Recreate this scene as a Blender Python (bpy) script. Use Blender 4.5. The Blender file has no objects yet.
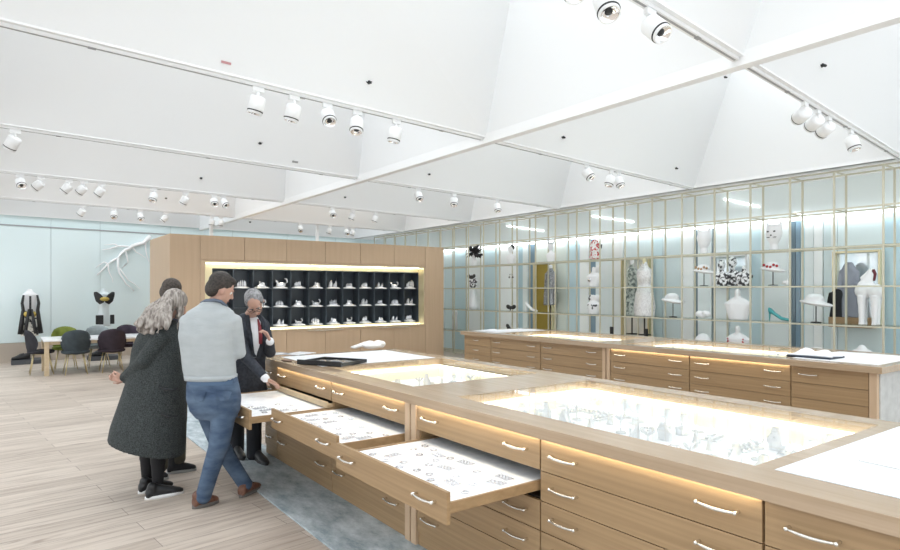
import bpy, bmesh, math, random
from mathutils import Vector as V, Matrix
rnd = random.Random(7)
sc = bpy.context.scene
col = sc.collection
PI = math.pi
# ---------------------------------------------------------------- camera frame (metres, camera at the origin of x,y)
F = 615.0; CX = 450.0; HY = 291.0; ZC = 1.65
_n = math.hypot(450, 615)
R = V((615/_n, -450/_n, 0)); FW = V((450/_n, 615/_n, 0)); UP = V((0, 0, 1))
def W(px, py, f): return R*((px-CX)/F*f) + FW*f + V((0, 0, ZC-(py-HY)/F*f))
def ray(px, py): return R*((px-CX)/F) + FW + V((0, 0, -(py-HY)/F))
def onz(px, py, z): d = ray(px, py); t = (z-ZC)/d.z; return V((d.x*t, d.y*t, z))
def onx(px, py, x): d = ray(px, py); t = x/d.x; return V((x, d.y*t, ZC+d.z*t))
def ony(px, py, y): d = ray(px, py); t = y/d.y; return V((d.x*t, y, ZC+d.z*t))
SK = 0.112                       # the building's cross lines run slightly askew to the furniture
YK = [-1.12, 1.95, 4.95, 8.02, 11.07, 14.2, 17.36]
ZT = 3.4
def LY(k, x): return YK[k] + SK*x
def at_line(px, k):
    d = ray(px, 0); t = YK[k]/(d.y-SK*d.x); return V((d.x*t, d.y*t, 0))

# ---------------------------------------------------------------- materials
MATS = {}
def mat(name, c, rough=0.5, metal=0.0, emit=None, es=0.0, spec=0.5, coat=0.0, noise=None, bump=0.0, alpha=None):
    m = bpy.data.materials.new(name); m.use_nodes = True
    nt = m.node_tree; b = nt.nodes['Principled BSDF']
    b.inputs['Base Color'].default_value = (*c, 1); b.inputs['Roughness'].default_value = rough
    b.inputs['Metallic'].default_value = metal; b.inputs['Specular IOR Level'].default_value = spec
    b.inputs['Coat Weight'].default_value = coat
    if emit: b.inputs['Emission Color'].default_value = (*emit, 1); b.inputs['Emission Strength'].default_value = es
    if noise:                                     # (scale vec, second colour, detail, contrast lo, hi)
        sv, c2, det, lo, hi = noise
        tc = nt.nodes.new('ShaderNodeTexCoord'); mp = nt.nodes.new('ShaderNodeMapping'); mp.inputs['Scale'].default_value = sv
        nz = nt.nodes.new('ShaderNodeTexNoise'); nz.inputs['Scale'].default_value = 1; nz.inputs['Detail'].default_value = det
        rp = nt.nodes.new('ShaderNodeValToRGB'); rp.color_ramp.elements[0].position = lo; rp.color_ramp.elements[1].position = hi
        rp.color_ramp.elements[0].color = (*c, 1); rp.color_ramp.elements[1].color = (*c2, 1)
        nt.links.new(tc.outputs['Object'], mp.inputs['Vector']); nt.links.new(mp.outputs[0], nz.inputs['Vector'])
        nt.links.new(nz.outputs['Fac'], rp.inputs['Fac']); nt.links.new(rp.outputs[0], b.inputs['Base Color'])
        if bump:
            bp = nt.nodes.new('ShaderNodeBump'); bp.inputs['Strength'].default_value = bump; bp.inputs['Distance'].default_value = .01
            nt.links.new(nz.outputs['Fac'], bp.inputs['Height']); nt.links.new(bp.outputs[0], b.inputs['Normal'])
    MATS[name] = m
    return m
def glassmat(name, tint, refl=1.0):
    m = bpy.data.materials.new(name); m.use_nodes = True; nt = m.node_tree; nt.nodes.clear()
    o = nt.nodes.new('ShaderNodeOutputMaterial'); mx = nt.nodes.new('ShaderNodeMixShader')
    t = nt.nodes.new('ShaderNodeBsdfTransparent'); t.inputs[0].default_value = (*tint, 1)
    g = nt.nodes.new('ShaderNodeBsdfGlossy'); g.inputs['Roughness'].default_value = .01
    fr = nt.nodes.new('ShaderNodeFresnel'); ge = nt.nodes.new('ShaderNodeNewGeometry'); mi = nt.nodes.new('ShaderNodeMapRange')
    mi.inputs['To Min'].default_value = 1.45; mi.inputs['To Max'].default_value = 1/1.45; nt.links.new(ge.outputs['Backfacing'], mi.inputs['Value']); nt.links.new(mi.outputs[0], fr.inputs[0])
    ml = nt.nodes.new('ShaderNodeMath'); ml.operation = 'MULTIPLY'; ml.inputs[1].default_value = refl
    nt.links.new(fr.outputs[0], ml.inputs[0]); nt.links.new(ml.outputs[0], mx.inputs[0])
    nt.links.new(t.outputs[0], mx.inputs[1]); nt.links.new(g.outputs[0], mx.inputs[2]); nt.links.new(mx.outputs[0], o.inputs[0])
    return m
OAK1, OAK2 = (.30, .195, .10), (.41, .275, .148)
oakY = mat('oak_y', OAK1, .45, noise=((22, .9, 60), OAK2, 6, .3, .75))
oakX = mat('oak_x', OAK1, .45, noise=((.9, 22, 60), OAK2, 6, .3, .75))
oakZ = mat('oak_z', (.535, .385, .255), .5, noise=((14, 40, .8), (.585, .43, .29), 6, .3, .75))
oakTop = mat('oak_worktop', (.39, .285, .185), .18, spec=.7, noise=((40, 1.1, 60), (.48, .36, .25), 6, .3, .75))
oakPale = mat('oak_pale', (.55, .43, .27), .5, noise=((20, 20, 20), (.62, .50, .34), 4, .3, .7))
white = mat('white_paint', (.86, .875, .885), .6)
ceilm = mat('ceiling_white', (.84, .86, .875), .8)
whiteG = mat('white_gloss', (.88, .89, .91), .25)
paper = mat('white_paper', (.78, .80, .82), .7)
lining = mat('white_lining', (.84, .86, .89), .7, noise=((18, 18, 18), (.93, .94, .95), 3, .35, .6))
nickel = mat('satin_nickel', (.80, .78, .73), .25, 1.0)
brass = mat('brass', (.62, .52, .30), .35, .9)
brassP = mat('pale_brass', (.60, .575, .46), .4, .2)
gold = mat('gold_lining', (.78, .70, .46), .35, .55)
cream = mat('cream_lining', (.88, .84, .66), .5)
dark = mat('dark_interior', (.012, .013, .016), .6)
cubbym = mat('cubby_slate', (.05, .065, .082), .3)
gap = mat('shadow_gap', (.03, .022, .015), .8)
railm = mat('rail_grey', (.33, .34, .35), .5)
black = mat('black_satin', (.015, .016, .018), .45)
blackM = mat('black_matte', (.02, .021, .024), .8)
chrome = mat('reflector', (.9, .9, .9), .12, 1.0)
stone = mat('grey_stone', (.45, .46, .45), .6, noise=((12, 12, 12), (.54, .55, .54), 6, .35, .65))
led = mat('warm_led', (1, .9, .7), .5, emit=(1, .89, .68), es=11)
ledC = mat('cream_led', (1, .95, .8), .5, emit=(1, .96, .84), es=4.2)
ledN = mat('niche_led', (1, .95, .8), .5, emit=(1, .94, .80), es=9)
skym = mat('skylight_glow', (1, 1, 1), .5, emit=(.95, .98, 1), es=2.5)
streak = mat('light_line', (1, 1, 1), .5, emit=(1, 1, 1), es=4)
glass = glassmat('clear_glass', (.99, .995, .99), .42)
glassS = glassmat('shelf_glass', (.93, .97, .96), .8)
crystal = mat('crystal_white', (.76, .78, .82), .10, .3)
silver = mat('silver', (.78, .79, .82), .15, .9)
redm = mat('red_lacquer', (.45, .03, .04), .4)
tealm = mat('teal_lacquer', (.05, .32, .34), .3)

def floor_mat():
    m = bpy.data.materials.new('oak_floor'); m.use_nodes = True; nt = m.node_tree; b = nt.nodes['Principled BSDF']
    L = nt.links.new
    tc = nt.nodes.new('ShaderNodeTexCoord'); mp = nt.nodes.new('ShaderNodeMapping'); mp.inputs['Rotation'].default_value = (0, 0, -math.atan(SK))
    L(tc.outputs['Object'], mp.inputs['Vector'])
    br = nt.nodes.new('ShaderNodeTexBrick'); br.inputs['Scale'].default_value = 1; br.inputs['Brick Width'].default_value = 2.1
    br.inputs['Row Height'].default_value = .19; br.inputs['Mortar Size'].default_value = .0025; br.offset = .37
    br.inputs['Color1'].default_value = (.47, .40, .34, 1); br.inputs['Color2'].default_value = (.60, .525, .455, 1); br.inputs['Mortar'].default_value = (.25, .205, .175, 1)
    L(mp.outputs[0], br.inputs['Vector'])
    m2 = nt.nodes.new('ShaderNodeMapping'); m2.inputs['Scale'].default_value = (1.1, 16, 1); L(mp.outputs[0], m2.inputs['Vector'])
    nz = nt.nodes.new('ShaderNodeTexNoise'); nz.inputs['Scale'].default_value = 1.3; nz.inputs['Detail'].default_value = 7; nz.inputs['Roughness'].default_value = .65
    L(m2.outputs[0], nz.inputs['Vector'])
    rp = nt.nodes.new('ShaderNodeValToRGB'); e = rp.color_ramp.elements
    e[0].position = .30; e[0].color = (.52, .47, .44, 1); e[1].position = .55; e[1].color = (1, 1, 1, 1)
    L(nz.outputs['Fac'], rp.inputs['Fac'])
    mx = nt.nodes.new('ShaderNodeMixRGB'); mx.blend_type = 'MULTIPLY'; mx.inputs[0].default_value = .75
    L(br.outputs['Color'], mx.inputs[1]); L(rp.outputs[0], mx.inputs[2])
    m3 = nt.nodes.new('ShaderNodeMapping'); m3.inputs['Scale'].default_value = (2.2, 9, 1); L(mp.outputs[0], m3.inputs['Vector'])
    n2 = nt.nodes.new('ShaderNodeTexNoise'); n2.inputs['Scale'].default_value = 1.0; n2.inputs['Detail'].default_value = 3; L(m3.outputs[0], n2.inputs['Vector'])
    r2 = nt.nodes.new('ShaderNodeValToRGB'); e = r2.color_ramp.elements; e[0].position = .24; e[0].color = (.45, .39, .36, 1); e[1].position = .36; e[1].color = (1, 1, 1, 1)
    L(n2.outputs['Fac'], r2.inputs['Fac'])
    mx2 = nt.nodes.new('ShaderNodeMixRGB'); mx2.blend_type = 'MULTIPLY'; mx2.inputs[0].default_value = .8
    L(mx.outputs[0], mx2.inputs[1]); L(r2.outputs[0], mx2.inputs[2]); L(mx2.outputs[0], b.inputs['Base Color'])
    b.inputs['Roughness'].default_value = .5
    return m
floorm = floor_mat()
rugm = mat('rug_blue', (.25, .31, .345), .95, noise=((6, 3, 6), (.56, .62, .65), 12, .38, .62), bump=.3)
rugm.node_tree.nodes['Noise Texture'].inputs['Roughness'].default_value = .75

# ---------------------------------------------------------------- mesh helpers
LOC = {}
class MB:
    def __init__(s): s.v = []; s.f = []
    def add(s, vs, fs):
        n = len(s.v); s.v += [V(a) for a in vs]; s.f += [tuple(n+i for i in q) for q in fs]; return s
    def box(s, x0, x1, y0, y1, z0, z1):
        a = [(x0,y0,z0),(x1,y0,z0),(x1,y1,z0),(x0,y1,z0),(x0,y0,z1),(x1,y0,z1),(x1,y1,z1),(x0,y1,z1)]
        return s.add(a, [(3,2,1,0),(4,5,6,7),(0,1,5,4),(1,2,6,5),(2,3,7,6),(3,0,4,7)])
    def obox(s, c, u, v, w):                       # centre and three half-axis vectors
        c, u, v, w = V(c), V(u), V(v), V(w)
        a = [c-u-v-w, c+u-v-w, c+u+v-w, c-u+v-w, c-u-v+w, c+u-v+w, c+u+v+w, c-u+v+w]
        return s.add(a, [(3,2,1,0),(4,5,6,7),(0,1,5,4),(1,2,6,5),(2,3,7,6),(3,0,4,7)])
    def loft(s, rings, n=16, p=2.0, cap=True):     # rings: (centre, u, v); superellipse power p
        vs = []; fs = []
        for c, u, v in rings:
            for k in range(n):
                a = 2*PI*k/n; ca, sa = math.cos(a), math.sin(a)
                vs.append(V(c)+V(u)*(math.copysign(abs(ca)**(2/p), ca))+V(v)*(math.copysign(abs(sa)**(2/p), sa)))
        for i in range(len(rings)-1):
            for k in range(n):
                j = (k+1) % n; fs.append((i*n+k, i*n+j, (i+1)*n+j, (i+1)*n+k))
        if cap: fs.append(tuple(range(n-1, -1, -1))); fs.append(tuple((len(rings)-1)*n+k for k in range(n)))
        return s.add(vs, fs)
    def tube(s, pts, r, n=8):
        pts = [V(p) for p in pts]; rr = r if isinstance(r, (list, tuple)) else [r]*len(pts); rings = []
        for i, p in enumerate(pts):
            d = (pts[min(i+1, len(pts)-1)]-pts[max(i-1, 0)]).normalized()
            h = V((0, 0, 1)) if abs(d.z) < .9 else V((1, 0, 0))
            u = d.cross(h).normalized(); v = u.cross(d).normalized() * -1
            rings.append((p, u*rr[i], v*rr[i]))
        return s.loft(rings, n)
    def cap(s, p0, r0, p1, r1, n=12):              # capsule
        p0, p1 = V(p0), V(p1); d = p1-p0
        d = d.normalized() if d.length > 1e-6 else V((0, 0, 1))
        pts = []; rs = []
        for a in (-80, -50, -20): pts.append(p0+d*r0*math.sin(math.radians(a))); rs.append(r0*math.cos(math.radians(a)))
        for a in (20, 50, 80): pts.append(p1+d*r1*math.sin(math.radians(a))); rs.append(r1*math.cos(math.radians(a)))
        return s.tube(pts, rs, n)
    def ell(s, c, u, v, w, n=16, m=9):
        c, u, v, w = V(c), V(u), V(v), V(w); rings = []
        for i in range(m):
            a = -PI/2*.96+PI*.96*i/(m-1); rings.append((c+w*math.sin(a), u*math.cos(a), v*math.cos(a)))
        return s.loft(rings, n)
    def sph(s, c, r, n=12, m=7): return s.ell(c, (r,0,0), (0,r,0), (0,0,r), n, m)
    def lathe(s, c, prof, n=20):                    # prof: (r, z)
        c = V(c); return s.loft([(c+V((0,0,z)), V((r,0,0)), V((0,r,0))) for r, z in prof], n)
    def build(s, name, m, parent=None, smooth=False, bevel=0, loc=None, remesh=0, iters=0):
        me = bpy.data.meshes.new(name)
        off = V(LOC[parent.name]) if parent else V(loc or (0, 0, 0))
        me.from_pydata([v-off for v in s.v], [], s.f)
        bm = bmesh.new(); bm.from_mesh(me)
        bmesh.ops.recalc_face_normals(bm, faces=bm.faces)
        if bevel:
            es = [e for e in bm.edges if len(e.link_faces) == 2 and e.calc_face_angle(0) > .6]
            bmesh.ops.bevel(bm, geom=es, offset=bevel, segments=2, affect='EDGES', profile=.5)
        bm.to_mesh(me); bm.free()
        o = bpy.data.objects.new(name, me); col.objects.link(o)
        if remesh:
            md = o.modifiers.new('r', 'REMESH'); md.mode = 'VOXEL'; md.voxel_size = remesh
            if iters: sm = o.modifiers.new('s', 'SMOOTH'); sm.iterations = iters; sm.factor = .5
            dg = bpy.context.evaluated_depsgraph_get(); me2 = bpy.data.meshes.new_from_object(o.evaluated_get(dg))
            o.modifiers.clear(); o.data = me2; me2.name = name; me = me2; smooth = True
        me.materials.clear(); me.materials.append(m)
        if smooth: me.polygons.foreach_set('use_smooth', [True]*len(me.polygons)); me.update()
        if parent: o.parent = parent
        else: o.location = off
        LOC[o.name] = off
        return o
def thing(name, loc, label, cat, group=None, rz=0):
    o = bpy.data.objects.new(name, None); col.objects.link(o); o.location = loc; o.empty_display_size = .1
    LOC[o.name] = V(loc); tag(o, label, cat, group); return o
def tag(o, label, cat, group=None):
    o['label'] = label; o['category'] = cat
    if group: o['group'] = group
    return o
def struct(o): o['kind'] = 'structure'; return o
def copy_tree(o, parent=None):
    c = o.copy(); col.objects.link(c)
    if parent: c.parent = parent
    for ch in [x for x in o.children]: copy_tree(ch, c)
    return c
ORD = ['first', 'second', 'third', 'fourth', 'fifth', 'sixth', 'seventh', 'eighth', 'ninth', 'tenth', 'eleventh', 'twelfth', 'thirteenth', 'fourteenth']

# ---------------------------------------------------------------- camera and world
cam = bpy.data.cameras.new('camera'); co = bpy.data.objects.new('camera', cam); col.objects.link(co)
co.location = (0, 0, ZC); co.rotation_euler = (PI/2, 0, -math.atan2(FW.x, FW.y))
cam.sensor_width = 36; cam.lens = 36*F/900; cam.shift_y = 16/900; cam.clip_start = .05
sc.camera = co
w = bpy.data.worlds.new('world'); sc.world = w; w.use_nodes = True
w.node_tree.nodes['Background'].inputs[0].default_value = (.93, .97, 1, 1); w.node_tree.nodes['Background'].inputs[1].default_value = 1.25
sc.view_settings.view_transform = 'Standard'; sc.view_settings.look = 'None'; sc.view_settings.gamma = 1; sc.view_settings.exposure = 0.60
sc.cycles.use_denoising = True; sc.cycles.max_bounces = 10; sc.cycles.diffuse_bounces = 5; sc.cycles.sample_clamp_indirect = 6

# ---------------------------------------------------------------- setting: floor, walls, ceiling
struct(MB().box(-6, 11.2, -4, 19.5, -.1, 0).build('floor', floorm))
tag(MB().box(1.70, 2.27, -.4, 10.3, .001, .014).build('rug', rugm, bevel=.004, loc=(1.9, 4, 0)),
    'long blue grey low pile rug running beside the drawer counter', 'rug')
def skewbox(mb, x0, x1, k, d0, d1, z0, z1, yk=None):
    yk = YK[k] if yk is None else yk; a, b = yk+SK*x0, yk+SK*x1
    vs = [(x0,a+d0,z0),(x1,b+d0,z0),(x1,b+d1,z0),(x0,a+d1,z0),(x0,a+d0,z1),(x1,b+d0,z1),(x1,b+d1,z1),(x0,a+d1,z1)]
    return mb.add(vs, [(3,2,1,0),(4,5,6,7),(0,1,5,4),(1,2,6,5),(2,3,7,6),(3,0,4,7)])
wallglass = mat('wall_glass_pale', (.75, .865, .88), .12, spec=.6)
fascg = mat('wall_glass_top', (.68, .81, .825), .12, spec=.6)
struct(skewbox(MB(), -6, 11.2, 6, .04, .2, 0, 3.6).build('wall_far', wallglass))
baseb = mat('base_board', (.50,.43,.36), .6)
XS = [-6, -1.96, -.02, .98, 2.02, 3.7, 5.4, 7.1, 8.8, 10.5]
for i in range(len(XS)-1):          # glass panels and header panels, each a real pane with a joint between
    struct(skewbox(MB(), XS[i]+.004, XS[i+1]-.004, 6, 0, .03, .46, 3.15).build('trim_%d' % (i*3+1), wallglass))
    struct(skewbox(MB(), XS[i]+.004, XS[i+1]-.004, 6, 0, .03, 3.18, 3.6).build('trim_%d' % (i*3+2), fascg))
    struct(skewbox(MB(), XS[i]+.004, XS[i+1]-.004, 6, -.02, .03, 0, .45).build('trim_%d' % (i*3+3), baseb))
struct(skewbox(MB(), -6, 10.5, 6, -.015, .035, 3.15, 3.18).build('trim_40', railm))
CB = [-5.4, -.45, 4.5, 9.52]
cm = MB(); sk = MB()
HC = 2.5; DX = .35; DYF = 1.25; DYN = .55
for k in range(6):
    for i in range(3):
        x0, x1 = CB[i]+.045, CB[i+1]-.045
        b = [(x0, LY(k, x0)+.05, ZT), (x1, LY(k, x1)+.05, ZT), (x1, LY(k+1, x1)-.05, ZT), (x0, LY(k+1, x0)-.05, ZT)]
        t = [(x0+DX, LY(k, x0)+DYN, ZT+HC), (x1-DX, LY(k, x1)+DYN, ZT+HC), (x1-DX, LY(k+1, x1)-DYF, ZT+HC), (x0+DX, LY(k+1, x0)-DYF, ZT+HC)]
        cm.add(b+t, [(0,1,5,4),(1,2,6,5),(2,3,7,6),(3,0,4,7)])
        sk.add([V(q)+V((0,0,.02)) for q in t], [(0,1,2,3)])
struct(cm.build('ceiling', ceilm)); struct(sk.build('window_1', skym))
# flat edge bands between the coffers
for k in range(1, 7): struct(skewbox(MB(), -5.5, 9.6, k, -.055, .055, ZT-.005, ZT+.05).build('trim_%d' % (50+k), white))
for i in range(4): struct(MB().box(CB[i]-.05, CB[i]+.05, LY(0, 0), LY(6, CB[i]), ZT-.07 if i in (1, 2) else ZT-.01, ZT+.05).build('trim_%d' % (60+i), white))
struct(MB().box(9.5, 11.2, -3, 19.3, ZT-.01, ZT+.06).build('trim_70', white))
for q, (px, k) in enumerate(((317, 0), (206, 0))):
    p = (ony(317, 230, 15.1).x, 15.1) if q == 0 else (4.0, 14.95)
    tag(MB().box(p[0]-.035, p[0]+.035, p[1]-.035, p[1]+.035, 0, ZT).build('steel_column', white, bevel=.005, loc=(*p, 0)),
        ['slim white steel post rising behind the middle of the oak cabinet top', 'slim white steel post by the left end of the oak cabinet top'][q], 'post')

# ---------------------------------------------------------------- lighting tracks and spotlights
TN = {1: 'nearest', 2: 'second nearest', 3: 'third nearest', 4: 'fourth nearest', 5: 'farthest'}
for k in range(1, 6):
    t = thing('lighting_track', (0, LY(k, 0), ZT-.005), 'long white lighting track along the %s ceiling edge' % TN[k], 'lighting track', 'ceiling lighting tracks')
    for a, b in ((-5.3, -.5), (-.4, 4.44), (4.56, 9.5)):
        skewbox(MB(), a, b, k, -.022, .022, ZT-.03, ZT-.006).build('track_profile', white, t)
        skewbox(MB(), a+.02, b-.02, k, -.009, .009, ZT-.0315, ZT-.0295).build('track_slot', railm, t)
        x = a+.9
        while x < b-.3:
            skewbox(MB(), x, x+.05, k, -.016, .016, ZT-.036, ZT-.03).build('joint_clip', railm, t); x += 1.65
def make_spot():
    r = thing('track_spotlight', (0, 0, 0), 'x', 'spotlight', 'track spotlights')
    MB().box(-.055, .055, -.018, .018, -.045, -.001).build('adapter', white, r, bevel=.004)
    MB().tube([(0, 0, -.04), (0, 0, -.10)], .014, 10).build('stem', white, r, True)
    h = MB().loft([(V((0,0,z)), V((q,0,0)), V((0,q,0))) for q, z in ((.03,.075),(.062,.072),(.07,.06),(.07,-.055),(.066,-.058))], 28).build('lamp_head', white, r, True)
    h.location = (0, 0, -.155)
    for nm, a, b, q, m in (('trim_ring', -.056, -.066, .0705, black), ('rim', -.066, -.088, .066, white)):
        m_ = MB(); m_.loft([(V((0,0,a)), V((q,0,0)), V((0,q,0))), (V((0,0,b)), V((q,0,0)), V((0,q,0))), (V((0,0,b)), V((q-.008,0,0)), V((0,q-.008,0))), (V((0,0,a)), V((q-.008,0,0)), V((0,q-.008,0)))], 28, cap=False)
        m_.build(nm, m, h, True)
    m_ = MB(); m_.loft([(V((0,0,z)), V((q,0,0)), V((0,q,0))) for q, z in ((.058,-.086),(.045,-.07),(.022,-.062))], 28, cap=False); m_.build('reflector', chrome, h, True)
    MB().lathe((0,0,-.065), ((.004,.012),(.024,.010),(.024,0),(.004,-.002)), 16).build('lens', black, h, True)
    return r
proto = make_spot(); used = [False]
SP = [(1, [(568,-60,30),(604,-75,28),(650,-55,45),(805,88,80),(818,92,75),(829,95,70),(851,-60,18)]),
      (2, [(258,170,14),(294,170,14),(327,-60,40),(357,-90,20),(396,180,12),(586,-45,40),(611,200,20),(618,-60,25)]),
      (3, [(15,170,35),(418,-60,35),(454,-90,25),(497,-70,20)]),
      (4, [(20,-40,45),(41,190,50),(69,200,40),(84,180,45),(102,180,40),(154,-90,25),(186,170,30),(214,-60,45),(223,-30,45),(332,-60,45),(353,180,20),(376,180,20)]),
      (5, [(83,170,40),(114,-60,30),(140,-40,30),(166,200,40),(212,180,5),(221,180,10),(300,-60,30),(330,180,20),(346,-50,40),(353,190,20)])]
for k, lst in SP:
    for i, (px, az, tilt) in enumerate(lst):
        p = at_line(px, k); o = copy_tree(proto) if used[0] else proto; used[0] = True
        o.location = (p.x, p.y, ZT-.03); o.rotation_euler.z = math.atan(SK)
        a = math.radians(az); d = R*math.cos(a)+FW*math.sin(a)
        o['label'] = '%s white cylinder spotlight from the left on the %s lighting track' % (ORD[i], TN[k])
        o.scale = (.92,)*3
        for ch in o.children:
            if ch.name.startswith('lamp_head'):
                th = math.radians(tilt)
                dv = (d*math.sin(th)-UP*math.cos(th)); dv.rotate(Matrix.Rotation(-math.atan(SK), 3, 'Z'))
                ch.rotation_euler = (-dv).to_track_quat('Z', 'Y').to_euler()
                ch.location = V((0, 0, -.10))+dv*.06
# little black nozzles and tiny tags on the sloping coffer faces
def on_slope(px, py, k):
    d = ray(px, py); s = DYF/HC              # y = Yk + SK x - s (z-ZT)
    t = (YK[k]-.05-s*(ZC-ZT))/(d.y-SK*d.x+s*d.z); return V((0, 0, ZC))+d*t
NZ = [(369,82,2,'left of the long white beam, above the second nearest track'),(260,143,3,'above the third nearest track at left'),(201,178,4,'above the fourth nearest track at left'),
      (429,174,3,'just left of the beam at the third track'),(345,197,4,'above the fourth track behind the slim post'),(250,222,5,'above the farthest track near the slim posts'),
      (166,198,5,'above the farthest track at left'),(822,65,1,'at the right above the nearest track'),(725,77,2,'just below the beam and nearest track crossing'),
      (563,137,2,'right of the beam above the second nearest track'),(676,168,2,'close to the top of the brass rack')]
for i, (px, py, k, wh) in enumerate(NZ):
    p = on_slope(px, py, k); nrm = V((SK, -1, -DYF/HC)).normalized()
    r = thing('ceiling_nozzle', p, 'tiny black ceiling nozzle '+wh, 'nozzle', 'ceiling nozzles')
    MB().cap(p+nrm*.002, .018, p+nrm*.03, .012, 10).build('nozzle_body', black, r, True)
    MB().tube([p-V((.03,0,0)), p+V((.0,0,-.02)), p+V((.03,0,.01))], .005, 6).build('clip', black, r, True)
pinkr = mat('tag_pink', (.55, .28, .30), .6)
p = on_slope(226, 63, 2); tag(MB().obox(p+V((0,-.006,0)), V((.04,.0045,0)), V((0,.002,0)), V((0,-.004,.008))).build('ceiling_tag', pinkr, loc=p), 'tiny pink tag on the sloping ceiling above the second nearest track', 'tag')
p = on_slope(295, 162, 3); tag(MB().obox(p+V((0,-.006,0)), V((.045,.005,0)), V((0,.002,0)), V((0,-.008,.012))).build('ceiling_tag', railm, loc=p), 'tiny grey tag on the sloping ceiling above the third nearest track', 'tag')

# ---------------------------------------------------------------- drawer cabinets
def handle(parent, x, y, z, l=.155):
    m = MB(); m.cap((x-.004, y-l/2, z), .0075, (x-.028, y-l/2, z), .009, 10); m.cap((x-.004, y+l/2, z), .0075, (x-.028, y+l/2, z), .009, 10)
    m.tube([(x-.028-.006*math.sin(PI*t/8), y-l/2+l*t/8, z-.004*math.sin(PI*t/8)) for t in range(9)], [.0045+.0022*math.sin(PI*t/8) for t in range(9)], 10)
    m.build('handle', nickel, parent, True)
ROWS = [.92, .757, .607, .457, .306, .105]
def cabinet(label, X, y0, y1, depth, rows, group, opened=(), handles=2, led_=True, zb=.0, blank=()):
    c = thing('drawer_cabinet', (X+depth/2, (y0+y1)/2, zb), label, 'cabinet', group)
    m = MB()
    for ya in (y0, y1-.016): m.box(X+.02, X+depth, ya, ya+.016, .10, .77).box(X+.02, X+.12, ya, ya+.016, .77, .919)
    m.box(X+depth-.02, X+depth, y0+.016, y1-.016, .10, .919).box(X+.02, X+depth-.02, y0+.016, y1-.016, .10, .12)
    m.build('carcass', oakY, c)
    MB().box(X+.012, X+depth-.02, y0+.001, y1-.001, 0.002, .10).build('plinth', oakY, c)
    m = MB()
    for z in rows[1:-1]: m.box(X+.03, X+.30, y0+.016, y1-.016, z-.004, z+.004)
    m.box(X+.05, X+.06, y0+.016, y1-.016, .125, rows[1]-.156 if opened else .77)
    m.build('inner_shade', gap, c)  # near-black dividers and backing; shade inside the cabinet put into the colour
    for i in range(len(rows)-1):
        z1, z0 = rows[i]-.002, rows[i+1]+.002
        if i in opened: continue
        d = MB().box(X, X+.02, y0+.003, y1-.003, z0, z1).build('drawer', oakY, c, bevel=.0015)
        if i in blank: continue
        hz = (z0+z1)/2+.008
        if handles == 2: handle(d, X, y0+.165, hz); handle(d, X, y1-.165, hz)
        else: handle(d, X, (y0+y1)/2+.0, hz, .13)
    if led_: MB().box(X-.018, X-.003, y0+.01, y1-.01, .9185, .9205).build('light_strip', led, c)
    return c
def pulled(c, X, xf, y0, y1, z0, z1):               # an open drawer sliding out of its cabinet
    m = MB(); m.box(xf, xf+.02, y0+.003, y1-.003, z0+.002, z1-.002)
    m.box(xf+.02, X+.45, y0+.02, y0+.035, .65, .70).box(xf+.02, X+.45, y1-.035, y1-.02, .65, .70).box(xf+.02, X+.45, y0+.035, y1-.035, .65, .662)
    d = m.build('drawer', oakY, c, bevel=.0015)
    MB().box(xf+.021, X+.44, y0+.036, y1-.036, .663, .692).build('white_lining', lining, d)
    hz = (z0+z1)/2+.01; handle(d, xf, y0+.165, hz); handle(d, xf, y1-.165, hz)
    return d
GX = 2.17
main = 'front counter drawer cabinets'
cabinet('oak drawer cabinet at the right edge of the frame, plain top drawer without glow', GX, -.045, 1.094, 1.48, ROWS, main, led_=False)
cabinet('oak drawer cabinet of the near counter, all drawers shut and glow strip on top', GX, 1.098, 2.203, 1.48, ROWS, main)
cA = cabinet('oak drawer cabinet with the nearest and widest open drawer', GX, 2.207, 3.325, 1.48, ROWS, main, opened=(1,))
cB = cabinet('oak drawer cabinet with the middle one of three open drawers', GX, 3.462, 4.596, 1.48, ROWS, main, opened=(1,))
cC = cabinet('oak drawer cabinet with the open drawer farthest off, before the suited man', GX, 4.60, 5.80, 1.48, ROWS, main, opened=(1,))
cabinet('narrow oak drawer column at the far end of the front counter', GX, 5.804, 6.14, 1.48, ROWS, main, handles=1, led_=False)
pulled(cA, GX, 1.60, 2.207, 3.325, .607, .757)
pulled(cB, GX, 1.67, 3.462, 4.596, .607, .757)
pulled(cC, GX, 1.505, 4.60, 5.80, .607, .757)
for a, b in ((3.328, 3.386), (3.400, 3.459)):
    tag(MB().box(GX-.01, GX+1.48, a, b, 0, .919).build('support_post', oakZ, bevel=.002, loc=(GX, a, 0)),
        'upright oak end panel between the drawer cabinets, %s of the pair' % ('right' if a < 3.35 else 'left'), 'panel', 'upright panels of the front counter')
# shallow tray the suited man pulls out
t = thing('shallow_tray', (2.25, 5.1, .701), 'pale oak shallow tray the suited man slides out', 'tray')
MB().box(2.13, 2.147, 4.60, 5.70, .702, .750).build('tray_front', oakPale, t, bevel=.002)
m = MB().box(2.147, 2.6, 4.61, 4.625, .702, .735).box(2.147, 2.6, 5.675, 5.69, .702, .735).box(2.147, 2.6, 4.625, 5.675, .702, .708); m.build('tray_body', oakPale, t)
MB().box(2.148, 2.59, 4.626, 5.674, .7085, .716).build('tray_lining', blackM, t)

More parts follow.
